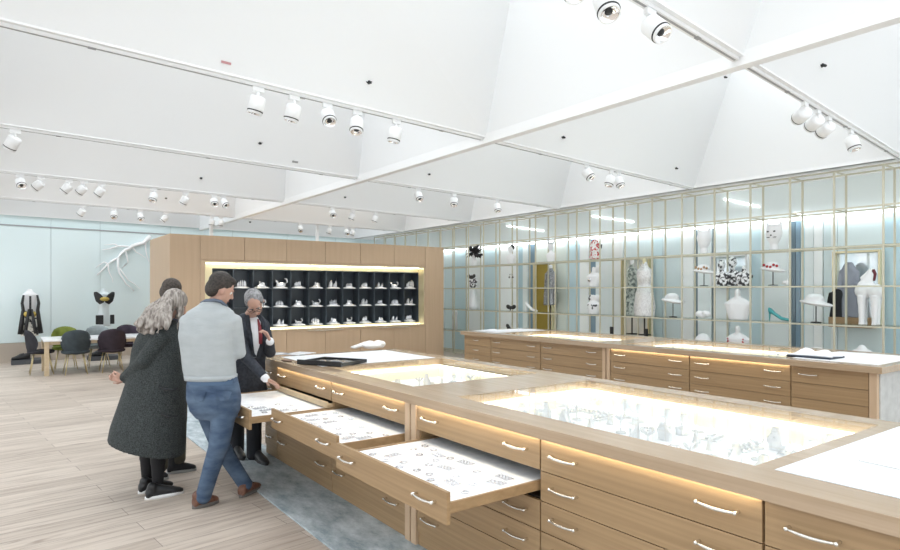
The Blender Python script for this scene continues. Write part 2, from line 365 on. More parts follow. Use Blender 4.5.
def worktop(label, x0, x1, y0, y1, wells, insets, group, mtop, skew=0):
    w_ = thing('worktop', ((x0+x1)/2, (y0+y1)/2, .92), label, 'worktop', group)
    m = MB(); xa, xb = wells[0][0], wells[0][1]
    m.box(x0, xa, y0, y1, .921, .98).box(xb, x1, y0, y1, .921, .98)
    ys = sorted([(a, b) for _, _, a, b in wells]); cur = y0
    for a, b in ys: m.box(xa, xb, cur, a, .921, .98); cur = b
    m.box(xa, xb, cur, y1, .921, .98); m.build('slab', mtop, w_, bevel=.002)
    for a, b, c, d in wells:
        zb = .80
        q = MB().box(a-.012, a, c-.012, d+.012, zb, .9205).box(b, b+.012, c-.012, d+.012, zb, .9205).box(a, b, c-.012, c, zb, .9205).box(a, b, d, d+.012, zb, .9205); q.build('case_wall', cream, w_)
        MB().box(a-.012, b+.012, c-.012, d+.012, zb-.02, zb).build('case_bed', lining, w_)
        for bx in ((a+.002, a+.03, c+.01, d-.01), (b-.03, b-.002, c+.01, d-.01), (a+.04, b-.04, c+.002, c+.03), (a+.04, b-.04, d-.03, d-.002)): MB().box(*bx, .912, .918).build('light_strip', ledC, w_)
        MB().box(a, b, c, d, .974, .979).build('glass_pane', glass, w_)
    for a, b, c, d in insets: MB().box(a, b, c, d, .9805, .9825).build('white_inset', paper, w_)
    return w_
worktop('long oak worktop of the front counter with lit glass display cases', 2.14, 3.70, -.3, 6.15, [(2.34, 3.55, 1.215, 3.12), (2.34, 3.52, 3.635, 5.0)], [(2.34, 3.58, -.2, 1.14), (2.30, 3.52, 5.06, 6.04)], 'counter worktops', oakTop)
# white sheet on the right inset
q = MB(); q.add([(2.62,-.2,.9835),(3.50,-.2,.9835),(3.50,.98,.9835),(2.72,1.0,.9835),(2.62,-.2,.9855),(3.50,-.2,.9855),(3.50,.98,.9855),(2.72,1.0,.9855)], [(3,2,1,0),(4,5,6,7),(0,1,5,4),(1,2,6,5),(2,3,7,6),(3,0,4,7)])
tag(q.build('paper_sheet', mat('sheet', (.80,.81,.82), .6), loc=(3, .4, .9835)), 'large white sheet lying on the white counter inset at right', 'paper')

# ---- the second counter
SX = 6.29; sec = 'rear counter drawer cabinets'
R2 = ROWS
cabinet('oak drawer column at the far left end of the rear counter', SX, 7.497, 8.19, 1.4, R2, sec, handles=1, led_=False)
cabinet('rear counter oak drawer cabinet beside the narrow end column, no glow', SX, 6.388, 7.493, 1.4, R2, sec, led_=False)
cabinet('rear counter oak drawer cabinet just left of the upright post, no glow', SX, 5.257, 6.384, 1.4, R2, sec, led_=False)
cabinet('rear counter oak drawer cabinet just right of the upright post, with glow strip', SX, 4.014, 5.128, 1.4, R2, sec)
cabinet('rear counter oak drawer cabinet with glow strip, next to the unlit last cabinet', SX, 2.91, 4.01, 1.4, R2, sec)
cl = cabinet('last oak drawer cabinet of the rear counter beside the grey stone side', SX, 2.233, 2.906, 1.4, R2, sec, handles=0, led_=False, blank=(0, 1, 2, 3, 4))
handle(cl, SX, 2.74, .845)
for a, b in ((5.132, 5.185), (5.20, 5.253)):
    tag(MB().box(SX-.01, SX+1.4, a, b, 0, .919).build('support_post', oakZ, bevel=.002, loc=(SX, a, 0)), 'upright oak panel of the rear counter, %s of its pair' % ('right' if a < 5.15 else 'left'), 'panel', 'upright panels of the rear counter')
tag(MB().box(SX-.005, SX+.05, 2.17, 2.23, 0, .919).build('support_post', oakZ, bevel=.002, loc=(SX, 2.2, 0)), 'oak corner post at the right end of the rear counter', 'panel')
tag(MB().box(SX+.05, SX+1.4, 2.16, 2.231, 0, .919).build('side_panel', stone, bevel=.002, loc=(SX+.6, 2.2, 0)), 'mottled grey stone side of the rear counter at the right edge', 'panel')
worktop('long worktop of the rear counter before the brass shelf rack', 6.23, 7.72, 2.11, 8.22, [(6.42, 7.5, 3.05, 5.0), (6.42, 7.5, 5.4, 7.4)], [(6.40, 7.5, 2.2, 2.95), (6.40, 7.5, 7.5, 8.1)], 'counter worktops', oakTop)

# ---------------------------------------------------------------- far display cabinet with slate cubbies
CY = 12.4; CZ = 2.73
cab = thing('display_cabinet', (5.7, CY+.9, 0), 'tall oak display cabinet with a wide brass framed niche of dark cubbies', 'cabinet')
NX0, NX1, NZ0, NZ1 = 3.20, 8.29, .845, 2.215
m = MB().box(2.57, NX0, CY+.02, 14.3, 0, CZ).box(NX1, 8.88, CY+.02, 14.3, 0, CZ).box(NX0, NX1, CY+.02, 14.3, 0, NZ0).box(NX0, NX1, CY+.02, 14.3, NZ1, CZ).box(NX0, NX1, CY+.55, 14.3, NZ0, NZ1)
m.build('carcass', oakZ, cab)
DXS = [3.11, 3.96, 4.84, 5.71, 6.57, 7.45, 8.33]
for a, b in ((2.57, 3.11), (8.33, 8.88)): MB().box(a+.003, b-.003, CY, CY+.019, .02, CZ-.004).build('side_door', oakZ, cab, bevel=.002)
for a, b in zip(DXS[:-1], DXS[1:]):
    MB().box(a+.004, b-.004, CY, CY+.019, 2.263, CZ-.004).build('upper_door', oakZ, cab, bevel=.002)
    MB().box(a+.004, b-.004, CY, CY+.019, .02, .79).build('lower_door', oakZ, cab, bevel=.002)
MB().box(3.112, NX0+.0, CY+.001, CY+.02, .80, 2.255).box(NX1, 8.328, CY+.001, CY+.02, .80, 2.255).box(NX0, NX1, CY+.001, CY+.02, NZ1, 2.255).box(NX0, NX1, CY+.001, CY+.02, .80, NZ0).build('niche_surround', oakZ, cab)
fr = MB(); fr.box(NX0, NX0+.012, CY-.004, CY+.26, NZ0, NZ1).box(NX1-.012, NX1, CY-.004, CY+.26, NZ0, NZ1).box(NX0, NX1, CY-.004, CY+.26, NZ0-.012, NZ0+.012).box(NX0, NX1, CY-.004, CY+.26, NZ1-.012, NZ1+.012)
fr.box(NX0+.012, 3.40, CY+.22, CY+.26, NZ0, NZ1).box(8.27, NX1-.012, CY+.22, CY+.26, NZ0, NZ1).box(3.40, 8.27, CY+.22, CY+.26, NZ0, .900).box(3.40, 8.27, CY+.22, CY+.26, 2.094, NZ1)
fr.build('niche_lining', gold, cab)
MB().box(NX0+.05, NX1-.05, CY+.10, CY+.13, NZ1-.022, NZ1-.014).build('light_strip', ledN, cab)
MB().box(NX0+.05, NX1-.05, CY+.10, CY+.13, NZ0+.013, NZ0+.017).build('light_strip', ledN, cab)
CXs = [3.40+.4058*i for i in range(13)]; CZs = [.900+.398*i for i in range(4)]
m = MB()
for x in CXs: m.box(x-.007, x+.007, CY+.215, CY+.50, .900, 2.094)
for z in CZs: m.box(3.40, 8.27, CY+.217, CY+.50, z-.007, z+.007)
m.box(3.40, 8.27, CY+.50, CY+.53, .900, 2.094)
cub = m.build('cubby_rack', cubbym, cab)
for a, b in ((307, 343), (378, 409)):
    xa, xb = ony(a, 334, CY).x, ony(b, 332, CY).x
    MB().box(xa, xb, CY-.03, CY-.002, .792, .806).build('finger_pull', nickel, cab, bevel=.003)

# ---------------------------------------------------------------- jewellery prototypes
def gem(mb, c, r, h, n=6, lean=(0, 0)):
    c = V(c); rings = []
    for q, z in ((.55, 0), (1, .25), (.8, .7), (.05, 1)): rings.append((c+V((lean[0]*z*h, lean[1]*z*h, z*h)), V((r*q,0,0)), V((0,r*q,0))))
    mb.loft(rings, n)
def crystal_group(seed, s=1.0):
    rr = random.Random(seed); mb = MB(); kind = seed % 5
    if kind == 0:
        for i in range(7): gem(mb, (rr.uniform(-.07,.07), rr.uniform(-.04,.04), 0), rr.uniform(.015,.03), rr.uniform(.05,.13), 6, (rr.uniform(-.3,.3), 0))
    elif kind == 1:                                 # low heap with a crest
        mb.ell((0,0,.02), (.085,0,0), (0,.05,0), (0,0,.035), 10, 5); mb.ell((.02,0,.06), (.045,0,0), (0,.03,0), (0,0,.035), 8, 5); gem(mb, (-.03,0,.04), .018, .07)
    elif kind == 2:                                 # tiara
        mb.tube([(.075*math.cos(a), -.045*math.sin(a), .015) for a in [PI*i/10 for i in range(11)]], .008, 6)
        for i in range(7): a = PI*(i+.5)/7; gem(mb, (.072*math.cos(a), -.043*math.sin(a), .015), .012, .05+.06*math.sin(a), 5)
    elif kind == 3:                                 # little castle-like cluster of towers on a block
        mb.box(-.07, .07, -.04, .04, 0, .03)
        for i in range(5): x = -.055+.0275*i; gem(mb, (x, 0, .03), .012, rr.uniform(.04,.11), 4)
    else:                                           # bird-like curl
        mb.ell((0,0,.035), (.07,0,0), (0,.035,0), (0,0,.035), 10, 6); mb.tube([(.05,0,.04), (.085,0,.07), (.075,0,.11), (.05,0,.115)], [.016,.012,.011,.006], 7); gem(mb, (-.04,0,.05), .02, .05, 5, (-.6,0))
    for v in mb.v: v *= s
    return mb
rows_n = {2: 'top', 1: 'middle', 0: 'bottom'}
cubmesh = [crystal_group(i).build('tmp', crystal) for i in range(5)]
cub_mesh = [o.data for o in cubmesh]
for o in cubmesh: bpy.data.objects.remove(o)
def inst(name, me, parent=None, loc=(0,0,0), rz=0, s=1.0):
    o = bpy.data.objects.new(name, me); col.objects.link(o); o.location = loc; o.rotation_euler.z = rz; o.scale = (s,)*3
    if parent: o.parent = parent
    LOC[o.name] = V(loc); return o
pl = MB(); pl.loft([(V((0,0,z)), V((a,0,0)), V((0,b,0))) for a, b, z in ((.155,.10,0),(.165,.11,.012),(.145,.095,.024),(.08,.05,.040))], 20, 3); plate_me = pl.build('tmp', whiteG); pm = plate_me.data; bpy.data.objects.remove(plate_me)
for r in range(3):
    for c in range(12):
        if c == 0: continue                        # hidden behind the people
        if c < 2 and r < 2: continue
        x = (CXs[c]+CXs[c+1])/2; z = CZs[r]+.0075
        t = thing('crystal_ornament', (x, CY+.32, z), 'white crystal ornament on a plate, %s cubby from the right in the %s row' % (ORD[11-c], rows_n[r]), 'ornament', 'ornaments in the slate cubbies')
        inst('plate', pm, t); s_ = rnd.uniform(1.0, 1.3)*(1.3 if (r, c) in ((2, 3), (2, 6), (2, 11)) else 1)
        inst('crystal_figure', cub_mesh[(c*3+r*2+(c//2)) % 5], t, (rnd.uniform(-.02,.02), 0, .0225), rnd.uniform(-.4,.4), s_)

# jewellery lying in the lit glass cases and the open drawers
def ring_stand():
    m = MB(); m.lathe((0,0,0), ((.022,0),(.020,.01),(.006,.07),(.002,.075)), 12)
    m.loft([(V((.012*math.cos(a),.012*math.sin(a),.045)), V((.003*math.cos(a),.003*math.sin(a),0)), V((0,0,.003))) for a in [2*PI*i/12 for i in range(13)]], 6); return m
def neck_bust():
    m = MB(); m.loft([(V((0,0,0)), V((.045,0,0)), V((0,.03,0))), (V((0,0,.012)), V((.045,0,0)), V((0,.03,0))), (V((0,.004,.05)), V((.06,0,0)), V((0,.018,0))), (V((0,.008,.085)), V((.03,0,0)), V((0,.016,0))), (V((0,.008,.12)), V((.02,0,0)), V((0,.015,0)))], 14)
    m.tube([(.028*math.cos(a), -.022+.01*abs(math.cos(a)), .075-.04*math.sin(a)) for a in [PI*i/10 for i in range(11)]], .004, 6); return m
def bracelet():
    m = MB()
    for i in range(14): a = 2*PI*i/14; gem(m, (.035*math.cos(a), .035*math.sin(a), 0), .008, .016, 6)
    return m
def slab_gems():
    m = MB(); m.box(-.09,.09,-.05,.05,0,.008)
    for i in range(4):
        for j in range(2): gem(m, (-.065+.043*i, -.022+.044*j, .008), .011, .02, 6)
    return m
def spray():
    m = MB(); m.lathe((0,0,0), ((.03,0),(.03,.008),(.004,.012),(.004,.08)), 10)
    for i in range(6): a = 2*PI*i/6; m.tube([(0,0,.075), (.03*math.cos(a), .03*math.sin(a), .10)], [.003,.007], 5); m.sph((.032*math.cos(a), .032*math.sin(a), .102), .007, 6, 5)
    return m
protos = []
for nm, f in (('ring_stand', ring_stand), ('necklace_bust', neck_bust), ('bracelet', bracelet), ('gem_tray', slab_gems), ('brooch_stand', spray)):
    o = f().build('tmp', crystal if nm != 'bracelet' else silver); protos.append((nm, o.data)); bpy.data.objects.remove(o)
jl = {'ring_stand': 'ring on white cone', 'necklace_bust': 'necklace on white bust', 'bracelet': 'silver stone bracelet', 'gem_tray': 'tray of cut stones', 'brooch_stand': 'brooch on thin stand'}
def scatter(x0, x1, y0, y1, z, n, where, group, low=False, mind=.11, seed=1):
    rr = random.Random(seed); pts = []; tries = 0
    while len(pts) < n and tries < 4000:
        tries += 1; p = (rr.uniform(x0, x1), rr.uniform(y0, y1))
        if all(math.hypot(p[0]-q[0], p[1]-q[1]) > mind for q in pts): pts.append(p)
    for p in pts:
        nm, me = protos[rr.choice((2, 3, 2)) if low else rr.choice((0, 1, 1, 2, 3, 4))]
        o = inst(nm, me, None, (p[0], p[1], z), rr.choice((0, PI/2))+rr.uniform(-.3,.3) + PI/2, 1.0 if not low else .55)
        tag(o, '%s %s' % (jl[nm], where), 'jewellery', group+' ('+jl[nm]+')')
scatter(2.46, 3.42, 1.33, 3.0, .801, 54, 'in the right lit glass case of the front counter', 'pieces in the right glass case', seed=3, mind=.135)
scatter(2.46, 3.40, 3.75, 4.55, .801, 26, 'in the left lit glass case of the front counter', 'pieces in the left glass case', seed=5, mind=.135)
scatter(6.55, 7.35, 3.2, 4.85, .801, 14, 'in the right glass case of the rear counter', 'pieces in the rear right glass case', seed=8, mind=.2)
scatter(6.55, 7.35, 5.55, 7.2, .801, 12, 'in the left glass case of the rear counter', 'pieces in the rear left glass case', seed=9, mind=.2)
scatter(1.72, 2.12, 2.30, 3.18, .6925, 26, 'in the nearest open drawer', 'samples in the nearest open drawer', True, .09, 11)
scatter(1.78, 2.12, 3.53, 4.45, .6925, 22, 'in the middle open drawer', 'samples in the middle open drawer', True, .09, 12)
scatter(1.60, 2.02, 4.66, 5.1, .6925, 8, 'in the open drawer before the suited man', 'samples in the far open drawer', True, .09, 13)

# ---------------------------------------------------------------- things lying on the counters
p = V((2.46, 4.93, .983))
t = thing('black_case', p, 'open shallow black case on the front counter near the suited man', 'case')
a0 = onz(297, 364.5, .98); a1 = onz(341, 367.5, .98)
ud = (a1-a0).normalized(); vd = V((-ud.y, ud.x, 0)); vd = vd if vd.x > 0 else -vd
L_ = (a1-a0).length; c0 = (a0+a1)/2+vd*.2
m = MB(); m.obox(c0+V((0,0,.004)), ud*(L_/2), vd*.2, V((0,0,.003))); m.obox(a0+ud*L_/2+vd*.008+V((0,0,.022)), ud*(L_/2), vd*.008, V((0,0,.021)))
m.obox(c0+vd*.192+V((0,0,.016)), ud*(L_/2), vd*.008, V((0,0,.015))); m.obox(c0-ud*(L_/2-.008)+V((0,0,.016)), ud*.008, vd*.18, V((0,0,.015))); m.obox(c0+ud*(L_/2-.008)+V((0,0,.016)), ud*.008, vd*.18, V((0,0,.015)))
for v in m.v: v.z += .003
m.build('case_shell', black, t)
def cloth(name, c, ax, ay, h, m_, label, cat, seed):
    rr = random.Random(seed); mb = MB(); nx, ny = 15, 11
    for s_ in (0, 1):
        vs = []
        for j in range(ny):
            for i in range(nx):
                u, v = i/(nx-1)*2-1, j/(ny-1)*2-1
                k = (1-abs(u)**3)*(1-abs(v)**3)
                z = h*k*(.45+.35*math.sin(u*5+seed)+.3*math.sin(v*6+u*3+seed*2)) if s_ else 0
                wv = 1+.10*math.sin(4*u+3*v+seed)
                vs.append(V(c)+V(ax)*u*wv+V(ay)*v*wv+V((0,0,max(z,0)+.006*s_)))
        fs = []
        for j in range(ny-1):
            for i in range(nx-1):
                a = j*nx+i; fs.append((a, a+1, a+nx+1, a+nx))
        mb.add(vs, fs)
    n = nx*ny; edge = [i for i in range(nx)]+[j*nx+nx-1 for j in range(1,ny)]+[(ny-1)*nx+i for i in range(nx-2,-1,-1)]+[j*nx for j in range(ny-2,0,-1)]
    mb.f += [(edge[i], edge[(i+1) % len(edge)], n+edge[(i+1) % len(edge)], n+edge[i]) for i in range(len(edge))]
    return tag(mb.build(name, m_, smooth=True, loc=c), label, cat)
BLK = cloth('dark_lining', c0+V((0,0,.0105)), ud*(L_/2-.02), vd*.178, .022, mat('dark_stone', (.10,.11,.13), .15, .4, noise=((40,40,40), (.4,.42,.45), 3, .5, .62)), 'x', 'x', 7)
for k_ in ('label', 'category'): del BLK[k_]
BLK.parent = t; BLK.location = c0+V((0,0,.0105))-V(t.location)
# white glove pair on far white inset
p = onz(372, 349, .985); t = thing('cotton_glove', p, 'crumpled white cotton glove on the far end of the front counter', 'glove')
m = MB(); d1 = V((.9, -.4, 0)).normalized(); d2 = V((-d1.y, d1.x, 0))
m.ell(p+V((0,0,.04)), d1*.12, d2*.085, V((0,0,.04)))
for i in range(9): a = i*2.4; m.ell(p+d1*(.09*math.cos(a)+.02)+d2*.055*math.sin(a*1.3)+V((0,0,.055+.02*math.sin(a*2))), d1*.05, d2*.028, V((0,.01,.026)))
for i in range(5): m.cap(p-d1*.12+d2*(.05-.025*i)+V((0,0,.05)), .022, p-d1*(.19+.02*(i % 3))+d2*(.07-.035*i)+V((0,0,.024)), .016)
m.build('glove', mat('cotton_white', (.86,.85,.83), .9), t, remesh=.008, iters=3)
# magazines at the far left end
for i, (px, py, a, m_, lb) in enumerate(((274, 354.5, .2, mat('magazine_grey', (.32,.34,.37), .4, noise=((14,14,14), (.75,.76,.78), 4, .4, .6)), 'grey printed leaflet at the far left end of the front counter'), (299, 353.8, .5, mat('leaflet_pale', (.6,.62,.65), .4, noise=((18,18,18), (.85,.86,.88), 3, .4, .6)), 'pale printed leaflet between the grey leaflet and the white glove'))):
    p = onz(px, py, .983); d1 = V((math.cos(a), math.sin(a), 0)); d2 = V((-d1.y, d1.x, 0))
    tag(MB().obox(p+V((0,0,.004)), d1*.15, d2*.11, V((0,0,.003))).build('leaflet', m_, bevel=.001, loc=p), lb, 'leaflet')
p = onz(287, 361, .98); tag(MB().ell(p+V((0,0,.0075)), (.045,0,0), (0,.10,0), (0,0,.007)).build('spectacle_case', mat('brown_leather', (.22,.13,.09), .5), smooth=True, loc=p), 'small brown oval case left of the open black case', 'case')
# rear counter: dark book with white cloth, paper
p = onz(815, 357, .983)
t = thing('dark_folder', p, 'dark blue folder under a white cloth on the rear counter', 'folder')
MB().box(p.x-.16, p.x+.16, p.y-.21, p.y+.21, .983, 1.0).build('folder_body', mat('navy_board', (.02,.03,.05), .5), t, bevel=.004)
cloth('white_cloth', (p.x+.02, p.y, 1.001), (.14,0,0), (0,.20,0), .07, paper, 'crumpled white cloth heaped on the dark blue folder', 'cloth', 3)
p = onz(484, 330, .983); cloth('crumpled_paper', (6.60, 7.8, .984), (.14,0,0), (0,.25,0), .03, paper, 'curled white paper at the left end of the rear counter', 'paper', 5)

# ---------------------------------------------------------------- brass shelf rack on the right
GX1, GX2 = 9.6, 10.0; GZ = [.05, .605, 1.16, 1.715, 2.27, 2.81, 3.35]; GY = [3.237+.606*k for k in range(-2, 24)]
rk = thing('shelf_rack', (9.8, 9.5, 0), 'tall pale brass shelf rack running the length of the right wall', 'rack')
b = .012
for y in GY:
    m = MB()
    for x in (GX1, GX2): m.box(x-b, x+b, y-b, y+b, 0, 3.35+b)
    for z in GZ: m.box(GX1+b, GX2-b, y-b*.8, y+b*.8, z-b*.8, z+b*.8)
    m.build('ladder_frame', brassP, rk)
for x in (GX1, GX2):
    for z in GZ: MB().box(x-b*.9, x+b*.9, GY[0], GY[-1], z-b*.9, z+b*.9).build('rail', brassP, rk)
for z in GZ[1:5]: MB().box(GX1+.013, GX2-.013, GY[0]+.01, GY[-1]-.01, z+.0112, z+.019).build('glass_shelf', glassS, rk)
# back wall panels
WX = 10.5
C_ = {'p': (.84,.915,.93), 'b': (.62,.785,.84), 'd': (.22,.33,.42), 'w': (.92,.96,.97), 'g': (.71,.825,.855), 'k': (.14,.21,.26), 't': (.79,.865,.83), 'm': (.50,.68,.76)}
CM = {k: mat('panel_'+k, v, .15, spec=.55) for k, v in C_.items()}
struct(MB().box(WX+.05, WX+.2, -2, 19.3, 0, 3.6).build('wall_right', CM['g']))
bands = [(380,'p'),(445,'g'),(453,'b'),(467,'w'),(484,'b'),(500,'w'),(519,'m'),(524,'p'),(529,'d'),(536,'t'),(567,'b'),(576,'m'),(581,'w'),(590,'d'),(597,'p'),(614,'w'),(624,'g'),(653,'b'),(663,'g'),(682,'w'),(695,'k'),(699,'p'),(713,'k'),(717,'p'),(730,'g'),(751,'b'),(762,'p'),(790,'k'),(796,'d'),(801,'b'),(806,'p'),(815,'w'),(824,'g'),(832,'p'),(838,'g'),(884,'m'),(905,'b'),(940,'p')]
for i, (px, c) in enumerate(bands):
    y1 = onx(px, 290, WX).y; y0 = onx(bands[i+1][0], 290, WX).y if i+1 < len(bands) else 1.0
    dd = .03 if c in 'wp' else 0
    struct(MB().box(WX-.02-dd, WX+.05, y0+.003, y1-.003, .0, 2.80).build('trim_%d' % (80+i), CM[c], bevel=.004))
struct(MB().box(WX-.10, WX+.05, 1.0, 19.0, 2.82, 3.42).build('trim_130', CM['p']))
struct(MB().box(WX-.14, WX-.07, 1.0, 19.0, 2.79, 2.83).build('trim_131', mat('cove_line', (1,1,1), .5, emit=(.95,.98,1), es=3.6)))
for i, (a, c) in enumerate(((onx(592,216,WX-.1), onx(634,222,WX-.1)), (onx(507,226,WX-.1), onx(544,231,WX-.1)), (onx(724,199,WX-.1), onx(760,207,WX-.1)), (onx(795,213,WX-.1), onx(812,218,WX-.1)))):  # glowing tubes stand in for linear light reflections on the glass
    tag(MB().tube([a+V((-.014,0,0)), c+V((-.014,0,0))], .008, 8).build('reflection_streak', streak, loc=a), 'thin white reflected light line high on the glass, %s from the left' % ['second', 'first', 'third', 'fourth'][i], 'reflection', 'light lines on the glass')

# ---------------------------------------------------------------- niches behind the rack
def niche(px0, px1, py0, py1, back, frame, label):
    a, c = onx(px0, py0, WX-.06), onx(px1, py1, WX-.06); y1, y0, z1, z0 = a.y, c.y, a.z, c.z
    if z0 < .02: z0 = .02
    t = thing('display_niche', (WX-.06, (y0+y1)/2, z0), label, 'niche')
    MB().box(WX-.10, WX-.085, y0+.02, y1-.02, z0+.02, z1-.02).build('back_panel', back, t)
    m = MB()
    for q in ((y0, y0+.03, z0, z1), (y1-.03, y1, z0, z1), (y0+.03, y1-.03, z0, z0+.03), (y0+.03, y1-.03, z1-.03, z1)): m.box(WX-.20, WX-.08, *q)
    m.build('frame', frame, t, bevel=.003); return t, y0, y1, z0, z1
niche(537, 556, 263, 345, mat('gold_panel', (.42,.33,.08), .35, .5), gold, 'tall gold niche behind the grey jacket')
mir = mat('niche_mirror', (.62,.72,.76), .12, .5, noise=((1, 3, 2), (.85,.88,.9), 3, .4, .6))
n2 = niche(625, 653, 259, 338, mir, brass, 'tall brass framed niche showing the sparkling dress')
n3 = niche(714, 751, 256, 287, mir, white, 'wide niche with black and white crystal busts')
n4 = niche(836, 884, 252, 325, mir, gold, 'gold edged niche showing the white horse')

# ---------------------------------------------------------------- display figures in the rack
def fig(name, px, py, label, cat, X=9.8):          # returns root standing on the shelf under pixel
    p = onx(px, py, X); zs = max([z for z in GZ if z < p.z+.12] or [0.05])+.0195
    return thing(name, (X, p.y, zs), label, cat), V((X, p.y, zs))
skinw = mat('white_bust', (.86,.87,.89), .45)
def bust(m, p, s=1.0, head=True, sh=True):
    # shoulders, chest, neck, head facing the room (-x)
    if sh: m.loft([(p+V((0,0,0)), V((.06*s,0,0)), V((0,.10*s,0))), (p+V((0,0,.10*s)), V((.065*s,0,0)), V((0,.13*s,0))), (p+V((0,0,.17*s)), V((.06*s,0,0)), V((0,.155*s,0))), (p+V((0,0,.215*s)), V((.035*s,0,0)), V((0,.09*s,0))), (p+V((0,0,.24*s)), V((.035*s,0,0)), V((0,.04*s,0)))], 16)
    m.cap(p+V((0,0,.20*s)), .035*s, p+V((-.01*s,0,.30*s)), .03*s)
    if head:
        m.ell(p+V((-.012*s,0,.36*s)), V((.075*s,0,0)), V((0,.058*s,0)), V((0,0,.085*s))); m.cap(p+V((-.075*s,0,.375*s)), .008*s, p+V((-.092*s,0,.345*s)), .012*s)
        m.ell(p+V((-.035*s,0,.305*s)), V((.04*s,0,0)), V((0,.038*s,0)), V((0,0,.035*s)))
def stand(parent, p, h): MB().lathe(p, ((.07,0),(.07,.012),(.008,.016),(.008,h)), 16).build('stand', black, parent, True)
# feather headdress and black and white figures (one column of the rack)
t, p = fig('feather_headdress', 474, 258, 'black feather headdress on a white head, top left of the rack', 'headdress')
m = MB(); bust(m, p, .8); m.build('head', skinw, t, remesh=.012, iters=2)
m = MB(); rr = random.Random(2)
for i in range(64):
    a = rr.uniform(-PI, PI); l = rr.uniform(.2, .36); e = rr.uniform(-.2, 1.1); d = V((math.cos(a)*math.cos(e)*.5, math.sin(a)*math.cos(e), math.sin(e)))
    q = p+V((0,0,.32)); m.loft([(q, V((.006,0,0)), V((0,.006,0))), (q+d*l*.4, V((.012,0,0)), V((0,.045,.02))), (q+d*l*.8+V((0,0,-.03)), V((.012,0,0)), V((0,.045,-.02))), (q+d*l+V((0,0,-.07)), V((.003,0,0)), V((0,.004,0)))], 6)
for v in m.v: v.x = min(max(v.x, 9.63), 9.97)
m.build('feathers', blackM, t, True)
bw = mat('black_white_pattern', (.03,.03,.035), .5, noise=((16,16,16), (.86,.87,.89), 3, .46, .52))
for (px, py, lab) in ((473, 284, 'small bust in a black and white patterned top under the feather headdress'),):
    t, p = fig('patterned_bust', px, py, lab, 'bust'); m = MB(); bust(m, p, 1.1, False); m.build('torso', bw, t, remesh=.012, iters=2)
    m = MB(); m.ell(p+V((-.05,0,.27)), (.03,0,0), (0,.12,0), (0,0,.05)); m.ell(p+V((-.05,.11,.30)), (.03,0,0), (0,.05,0), (0,0,.05)); m.ell(p+V((-.05,-.11,.30)), (.03,0,0), (0,.05,0), (0,0,.05)); m.build('bow', black, t, remesh=.01, iters=2)
t, p = fig('white_skirt', 473, 314, 'white flared skirt on the shelf below the patterned bust', 'skirt')
MB().loft([(p+V((0,0,z)), V((q,0,0)), V((0,q*1.15,0))) for q, z in ((.14,0),(.13,.10),(.09,.3),(.06,.47),(.058,.50))], 20).build('skirt', paper, t, True)
t, p = fig('white_gown', 455, 330, 'slim white gown hanging at the left end of the rack', 'gown', 9.8)
m = MB(); m.loft([(p+V((0,0,z)), V((q*.6,0,0)), V((0,q,0))) for q, z in ((.10,0),(.09,.2),(.07,.32),(.10,.45),(.07,.52))], 18); m.build('gown', paper, t, True)
t, p = fig('hooded_bust', 511, 262, 'white bust with a black hood, third shelf column from the left', 'bust')
m = MB(); bust(m, p, 1.0); m.build('torso', skinw, t, remesh=.012, iters=2); MB().ell(p+V((.03,0,.40)), (.07,0,0), (0,.065,0), (0,0,.07)).build('hood', black, t, True)
for dy in (-.05, .05):
    p0 = onx(511, 287, 9.75)
t = thing('earring_pair', (9.75, p0.y, GZ[3]+.02), 'pair of dark drop earrings on a clear stand, left part of the rack', 'earrings')
m = MB(); 
for dy in (-.06, .06): m.sph((9.75, p0.y+dy, GZ[3]+.26), .022); m.tube([(9.75, p0.y+dy, GZ[3]+.28), (9.75, p0.y+dy, GZ[3]+.33)], .004, 6)
m.build('drops', black, t, True)
MB().tube([(9.75, p0.y-.06, GZ[3]+.33), (9.75, p0.y+.06, GZ[3]+.33)], .005, 6).tube([(9.75, p0.y, GZ[3]+.02), (9.75, p0.y, GZ[3]+.33)], .005, 6).build('stand', silver, t, True)
def shoe(px, py, m_, label, X=9.8, s=1.0, dz=0):
    t, p = fig('high_heel', px, py, label, 'shoe', X)
    m = MB(); 
    m.loft([(p+V((0,y*s,z*s)), V((a*s,0,0)), V((0,0,c*s))) for y, z, a, c in ((-.13,.012,.02,.010),(-.10,.018,.036,.016),(-.03,.03,.034,.02),(.04,.075,.026,.022),(.09,.115,.028,.03),(.115,.125,.02,.028))], 12)
    m.cap(p+V((0,.10*s,.10*s)), .014*s, p+V((0,.105*s,.006)), .006*s); m.build('upper', m_, t, remesh=.006, iters=2); return t, p
shoe(531, 312, whiteG, 'white high heel shoe left of the gold niche', s=1.5)
t, p = shoe(512, 325, black, 'black high heel shoe with a bow above it, left part of rack', s=1.6)
t = thing('black_bow', (9.8, onx(511,308,9.8).y, GZ[2]+.0195), 'black bow ornament on the shelf above the black shoe', 'bow')
q = V(t.location); m = MB(); m.ell(q+V((0,.09,.09)), (.03,0,0), (0,.08,.03), (0,-.02,.05)); m.ell(q+V((0,-.09,.09)), (.03,0,0), (0,.08,-.03), (0,.02,.05)); m.sph(q+V((0,0,.08)), .04); m.cap(q+V((0,0,.08)), .02, q+V((0,.03,.01)), .015); m.build('bow', black, t, remesh=.012, iters=2)
# crowned bust above the gold niche
t, p = fig('crowned_bust', 551, 258, 'white bust with a spiky crystal crown above the gold niche', 'bust')
m = MB(); bust(m, p, .95); m.build('torso', skinw, t, remesh=.012, iters=2)
m = MB()
for i in range(12): a = 2*PI*i/12; gem(m, p+V((.05*math.cos(a), .05*math.sin(a), .39)), .012, .14, 5, (.4*math.cos(a), .4*math.sin(a)))
m.build('crown', crystal, t)
